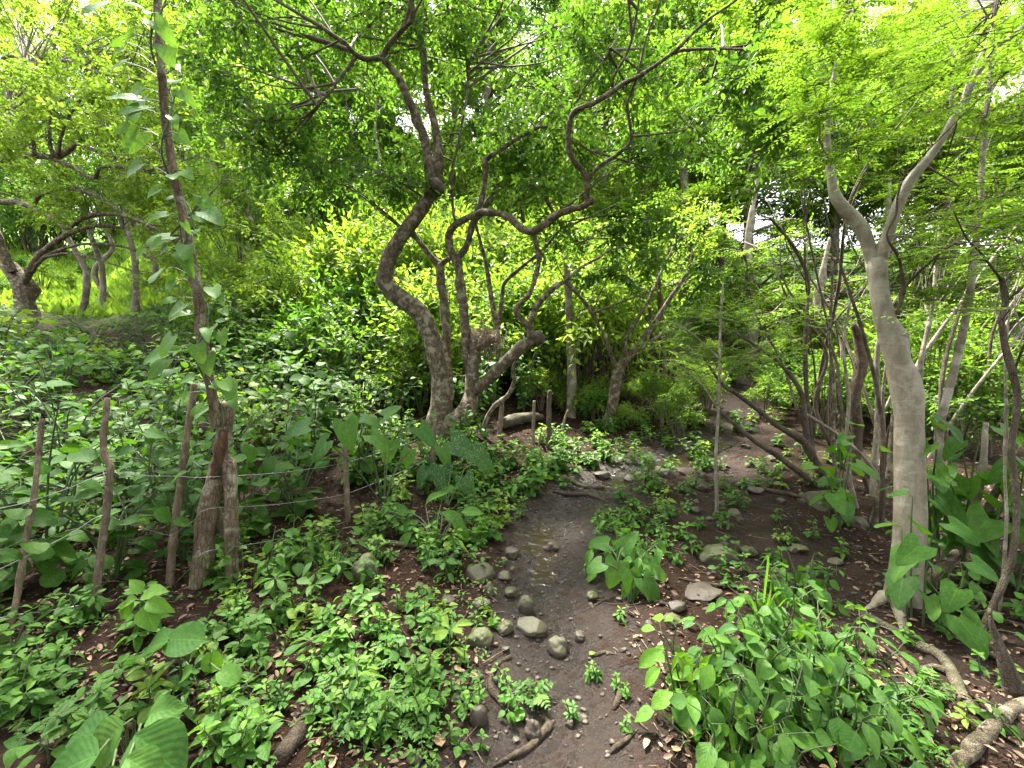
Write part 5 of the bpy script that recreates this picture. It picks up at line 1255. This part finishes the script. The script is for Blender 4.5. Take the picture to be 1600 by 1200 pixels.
def herb_label(adj, px, py):
    w, nm2 = where(px, py); t = f'{adj} {w}'
    if t in seen: t = f'{adj} {w}, toward {nm2}'
    seen[t] = seen.get(t, 0) + 1
    return t, t.replace(adj, adj + ' group') if seen[t] > 1 else t
HK = {'whorl': 'whorled herb', 'rosette': 'broad rosette herb', 'tri': 'three-leaved herb', 'bush': 'bushy leafy herb'}
placed = []
def herbs(n, x0, x1, y0, y1, mk, ks, hr, lr, avoid_path=.42, mind=16, size=''):
    c = 0
    for _ in range(n * 12):
        if c >= n: break
        px, py = random.uniform(x0, x1), random.uniform(y0, y1); p = gnd(px, py)
        if min(dpoly(p[0], p[1], STREAM), dpoly(p[0], p[1], TRAIL2)) < avoid_path or dpoly(p[0], p[1], TRAIL) < avoid_path * .8: continue
        if any(math.hypot(px - a, py - b_) < mind for a, b_ in placed): continue
        placed.append((px, py)); c += 1; k = random.choice(ks); h = random.uniform(*hr)
        mk_ = mk if random.random() < .68 else random.choice(('broad', 'mid', 'lime'))
        adj = ('tall ' if h > .65 * hr[1] + .35 * hr[0] else 'short ') + {'herb': '', 'broad': 'dusky ', 'mid': 'deep-green ', 'lime': 'yellowish '}[mk_] + HK[k]
        lab, grp = herb_label(adj, px, py)
        herb(px, py, h, random.uniform(*lr), k, mk_, lab, 'herbs like the ' + grp)
herbs(36, 330, 700, 915, 1070, 'herb', ('whorl', 'whorl', 'tri'), (.08, .18), (.045, .085))
herbs(28, 330, 700, 1060, 1195, 'herb', ('whorl', 'tri', 'whorl'), (.07, .16), (.04, .08))
herbs(34, 0, 350, 960, 1195, 'herb', ('whorl', 'tri', 'rosette'), (.08, .20), (.05, .095))
herbs(10, 380, 720, 900, 1040, 'broad', ('rosette',), (.12, .18), (.09, .12), mind=30)
herbs(30, 330, 800, 820, 915, 'herb', ('whorl', 'bush', 'tri'), (.12, .28), (.06, .09))
herbs(26, 560, 820, 760, 840, 'herb', ('whorl', 'tri', 'bush'), (.10, .22), (.06, .10), .3)
herbs(46, 540, 880, 680, 775, 'herb', ('whorl', 'tri', 'bush'), (.16, .38), (.08, .12), .3, 12)
herbs(24, 1040, 1230, 600, 700, 'herb', ('whorl', 'bush'), (.14, .30), (.08, .11), .2, 11)
herbs(12, 690, 820, 960, 1180, 'herb', ('whorl', 'tri'), (.06, .12), (.035, .05), .16, 14)
herbs(34, 880, 1080, 760, 880, 'herb', ('whorl', 'tri'), (.08, .18), (.05, .075), .18, 14)
herbs(20, 1040, 1320, 810, 930, 'herb', ('whorl', 'tri'), (.06, .14), (.04, .065), 0, 14)
herbs(40, 870, 1120, 670, 770, 'herb', ('whorl', 'tri', 'bush'), (.12, .28), (.07, .10), .2, 12)
herbs(26, 1090, 1320, 680, 800, 'herb', ('whorl', 'tri'), (.10, .20), (.06, .09), 0, 14)
herbs(14, 1380, 1600, 900, 1190, 'herb', ('whorl', 'tri'), (.07, .15), (.045, .07), 0, 14)
herbs(10, 1240, 1420, 1100, 1195, 'herb', ('whorl', 'tri'), (.08, .16), (.05, .07), 0, 14)
herbs(6, 880, 1010, 880, 1190, 'herb', ('whorl',), (.04, .08), (.03, .045), 0, 20)
heart_plant(470, 880, 40, .085, .34, .26, 'herb', 'dense leafy herb clump in front of the peeling stump', tpl='ovate', name='leafy_herb')
heart_plant(430, 905, 34, .09, .36, .24, 'herb', 'bright leafy herb clump touching the peeling stump', tpl='ovate', name='leafy_herb')
heart_plant(515, 890, 30, .12, .30, .18, 'broad', 'blue-green narrow-leaved herb beside the round mossy boulder', tpl='lance', name='leafy_herb')

# understory behind the fence: the nearest bushes carry single leaves
fence_x = lambda y: np.interp(y, [0, 2.3, 2.9, 3.95, 5, 6.2, 8], [-3.4, -2.75, -2.15, -1.5, -.95, -.1, 1.2])
cand = []
for _ in range(3000):
    y = random.uniform(2.2, 9.5); x = fence_x(y) - .35 - random.random() * (1.6 + 1.3 * y)
    if x < -1.3 * y - .8 or math.hypot(x - OB[0], y - OB[1]) < .7: continue
    if any(math.hypot(x - a, y - b_) < .30 + .03 * y for a, b_ in cand): continue
    cand.append((x, y))
    if len(cand) >= 150: break
cand.sort(key=lambda c: c[1])
for i, (x, y) in enumerate(cand):
    b = np.array([x, y, H(x, y)]); px, py, dep = unproject(b)
    pos = 'at the picture edge past the nearest post' if px < 20 else 'behind the nearest leaning post' if px < 90 else 'behind the bent fence post' if px < 230 else 'behind the peeling stump' if px < 420 else 'behind the velvet heart-leaf plant' if px < 600 else 'beside the old gnarled tree'
    dist = 'close to the wire' if i < 45 else 'farther back' if i < 95 else 'deep in the greenery'
    big = random.random() < .3
    mk = random.choice(('broad', 'herb', 'dark', 'mid', 'lime') if y > 4.6 else ('dark', 'dark', 'herb', 'broad')); tpl = 'round' if big else random.choice(('ovate', 'heart', 'ovate'))
    shp = 'large round-leaved' if big else 'heart-leaved' if tpl == 'heart' else 'oval-leaved'
    lab = f'{shp} bush {pos}, {dist}'
    h = random.choice((.5, .62, .75, .9, 1.1)) * (1 + .03 * y) * (.72 if px < 260 and y > 4.5 else 1); lf = random.uniform(.11, .15) if big else random.uniform(.075, .11)
    n = int((63 if big else 112))
    root = thing('understory_bush', lab, 'bush', b, f'{shp} bushes {pos} {dist}'); g, lv = Geo(), Leaves()
    rad = random.uniform(.35, .55)
    ns = 7
    for s in range(ns):
        a = random.uniform(0, 6.28); e = b + np.array([math.cos(a) * rad, math.sin(a) * rad, h * random.uniform(.6, 1.05)])
        if s == 0: e = b + np.array([0, 0, h * 1.1])
        m_ = b + np.array([math.cos(a) * rad * .4, math.sin(a) * rad * .4, h * .6])
        ln = g.tube([b - [0, 0, .03], m_, e], [.008, .006, .003], 5, seg=.06, cap=False)
        k = n // ns; q = ln[np.clip((np.linspace(.12, 1, k) * (len(ln) - 1)).astype(int), 0, len(ln) - 1)]
        aa = a + np.arange(k) * 2.4; D = ad(aa, rng.normal(size=k) * .3 - .15); P = q + D * lf * random.uniform(.4, 1.0)
        g.twigs(q, P, .002, .0015)
        lv.add(P, D, np.array([0, -.25, 1.]) + rng.normal(size=(k, 3)) * .3, lf * (.7 + .5 * rng.random(k)))
    obj('stems', g.mesh('stems', M_STEM, b), root)
    if i < 46: lv.objects(tpl, mk, root, b)
    else: tag(obj('foliage', lv.joined(tpl if tpl != 'heart' else 'ovate', LM[mk], b), root), kind='stuff')

# ------------------------------------------------------------------ ground cover and litter
lv = Leaves()
for _ in range(2600):
    y = 1.0 + 7.5 * random.random() ** 1.6; x = random.uniform(-1.25, 1.2) * y
    d1, d2 = min(dpoly(x, y, STREAM), dpoly(x, y, TRAIL2)), dpoly(x, y, TRAIL)
    if d1 < .3 or d2 < .55: continue
    if n2(np.array(x), np.array(y), 1.1, 21) < (-.25 if x < .3 else .12): continue
    z = H(x, y); k = random.randint(5, 9); a = rng.random(k) * 6.28; hh = random.uniform(.015, .06)
    P = np.array([x, y, z + hh]) + np.stack([rng.normal(size=k), rng.normal(size=k), rng.random(k) * .6 - .2], -1) * .025
    lv.add(P, ad(a, rng.normal(size=k) * .3), np.array([0, 0, 1.]) + rng.normal(size=(k, 3)) * .3, random.uniform(.018, .036), random.random())
tag(obj('ground_cover', lv.joined('oval', LM['herb'], name='ground_cover')), 'tiny-leaved green ground cover spread over the soil', kind='stuff')
lv = Leaves(); n = 17000
y = 1.0 + 8 * rng.random(n) ** 1.7; x = rng.uniform(-1.25, 1.3, n) * y
keep = (np.minimum(dpoly(x, y, STREAM), dpoly(x, y, TRAIL2)) > .25 + .2 * rng.random(n)) & (n2(x, y, .9, 31) > -.45 + .3 * (x > 1.2))
x, y = x[keep], y[keep]; n = len(x); z = height(x, y)
lv.add(np.stack([x, y, z + .006 + .012 * rng.random(n)], -1), ad(rng.random(n) * 6.28, rng.normal(size=n) * .25), np.array([0, 0, 1.]) + rng.normal(size=(n, 3)) * .35, (.012 + .05 * rng.random(n) ** 2.2), rng.random(n) ** 1.6)
tag(obj('leaf_litter', lv.joined('oval', M_LITTER, name='leaf_litter')), 'dead brown leaves and flakes littering the soil', kind='stuff')
g = Geo(); n = 1800
y = 1.0 + 7 * rng.random(n) ** 1.5; x = rng.uniform(-1.1, 1.3, n) * y; keep = dpoly(x, y, STREAM) > .3; x, y = x[keep], y[keep]; n = len(x)
a = rng.random(n) * 6.28; L = .03 + .16 * rng.random(n) ** 2.5; A_ = np.stack([x, y, height(x, y) + .008], -1); B_ = A_ + np.stack([np.cos(a) * L, np.sin(a) * L, .012 * rng.random(n)], -1)
B_[:, 2] = height(B_[:, 0], B_[:, 1]) + .01
g.twigs(A_, B_, .003, .0018)
tag(obj('twig_litter', g.mesh('twig_litter', M_POST)), 'fallen twiglets littering the soil', kind='stuff')

# ------------------------------------------------------------------ ferny small plants: each frond a part
for i, (px, py, w) in enumerate([(95, 1090, 'at the foot of the bottom-corner large-leaved plant'), (60, 1140, 'near the picture corner among whorled herbs'), (560, 1150, 'beside the half-buried stone'), (610, 1120, 'among herbs uphill of the half-buried stone'), (655, 1150, 'between the half-buried stone and round brown stone'), (830, 1100, 'sprouting in the middle of the muddy path'),
                                 (545, 880, 'in front of the thin reddish post'), (730, 850, 'on the bank by the pale flat-topped stone'), (600, 1040, 'in the herb patch above the pale log'), (30, 1080, 'below the nearest leaning post'), (1400, 1180, 'under the broad-leaf patch by the log'), (760, 800, 'on the bank below the split post'),
                                 (800, 770, 'on the bank edge by the trickle'), (1460, 1090, 'beside the dark snaking root'), (520, 1100, 'against the pale rotting log'), (1010, 720, 'by the upper trickle stones')]):
    b = gnd(px, py); root = thing('fern', 'small lacy fern-like plant ' + w, 'fern', b)
    for f in range(8):
        a = f * .785 + random.gauss(0, .2); L = random.uniform(.07, .13) * (1 + .12 * max(0, b[1] - 2)); lv, g = Leaves(), Geo()
        e = np.array([math.cos(a), math.sin(a), 0])
        P = np.array([b, b + e * L * .5 + [0, 0, L * .55], b + e * L * 1.1 + [0, 0, L * .5]]); ln = g.tube(P, [.0022, .0016, .001], 4, seg=.02, cap=False)
        k = 9; t = np.linspace(.25, 1, k); q = ln[(t * (len(ln) - 1)).astype(int)]; sd = np.cross(e, [0, 0, 1.])
        for sg in (1, -1): lv.add(q, e * .5 + sd * sg, [0, 0, 1.], L * .42 * np.sin(np.pi * (.15 + .8 * t)))
        P_, D_, N_, L_, T_ = lv.arr()
        me = lv.joined('oval', LM['herb'], b); o = obj('frond', me, root)
        obj('frond_stem', g.mesh('frond_stem', M_STEM, b), root)

# ------------------------------------------------------------------ labels that would read the same get an ordinal
ORD = ['first', 'second', 'third', 'fourth', 'fifth', 'sixth', 'seventh', 'eighth', 'ninth']
bpy.context.view_layer.update()
same = {}
for o in scene.objects:
    if o.parent is None and o.get('label') and o.get('category'): same.setdefault(o['label'], []).append(o)
for lab, os_ in same.items():
    if len(os_) > 1:
        os_.sort(key=lambda o: abs(unproject(o.location)[0] - 860))
        if 'group' not in os_[0]:
            for o in os_: o['group'] = lab
        g_ = os_[0]['group']
        for o in os_: o['group'] = g_
        if len(os_) <= 9 and len(lab.split()) <= 13:
            for i, o in enumerate(os_): o['label'] = f'{lab}, {ORD[i]} from path'
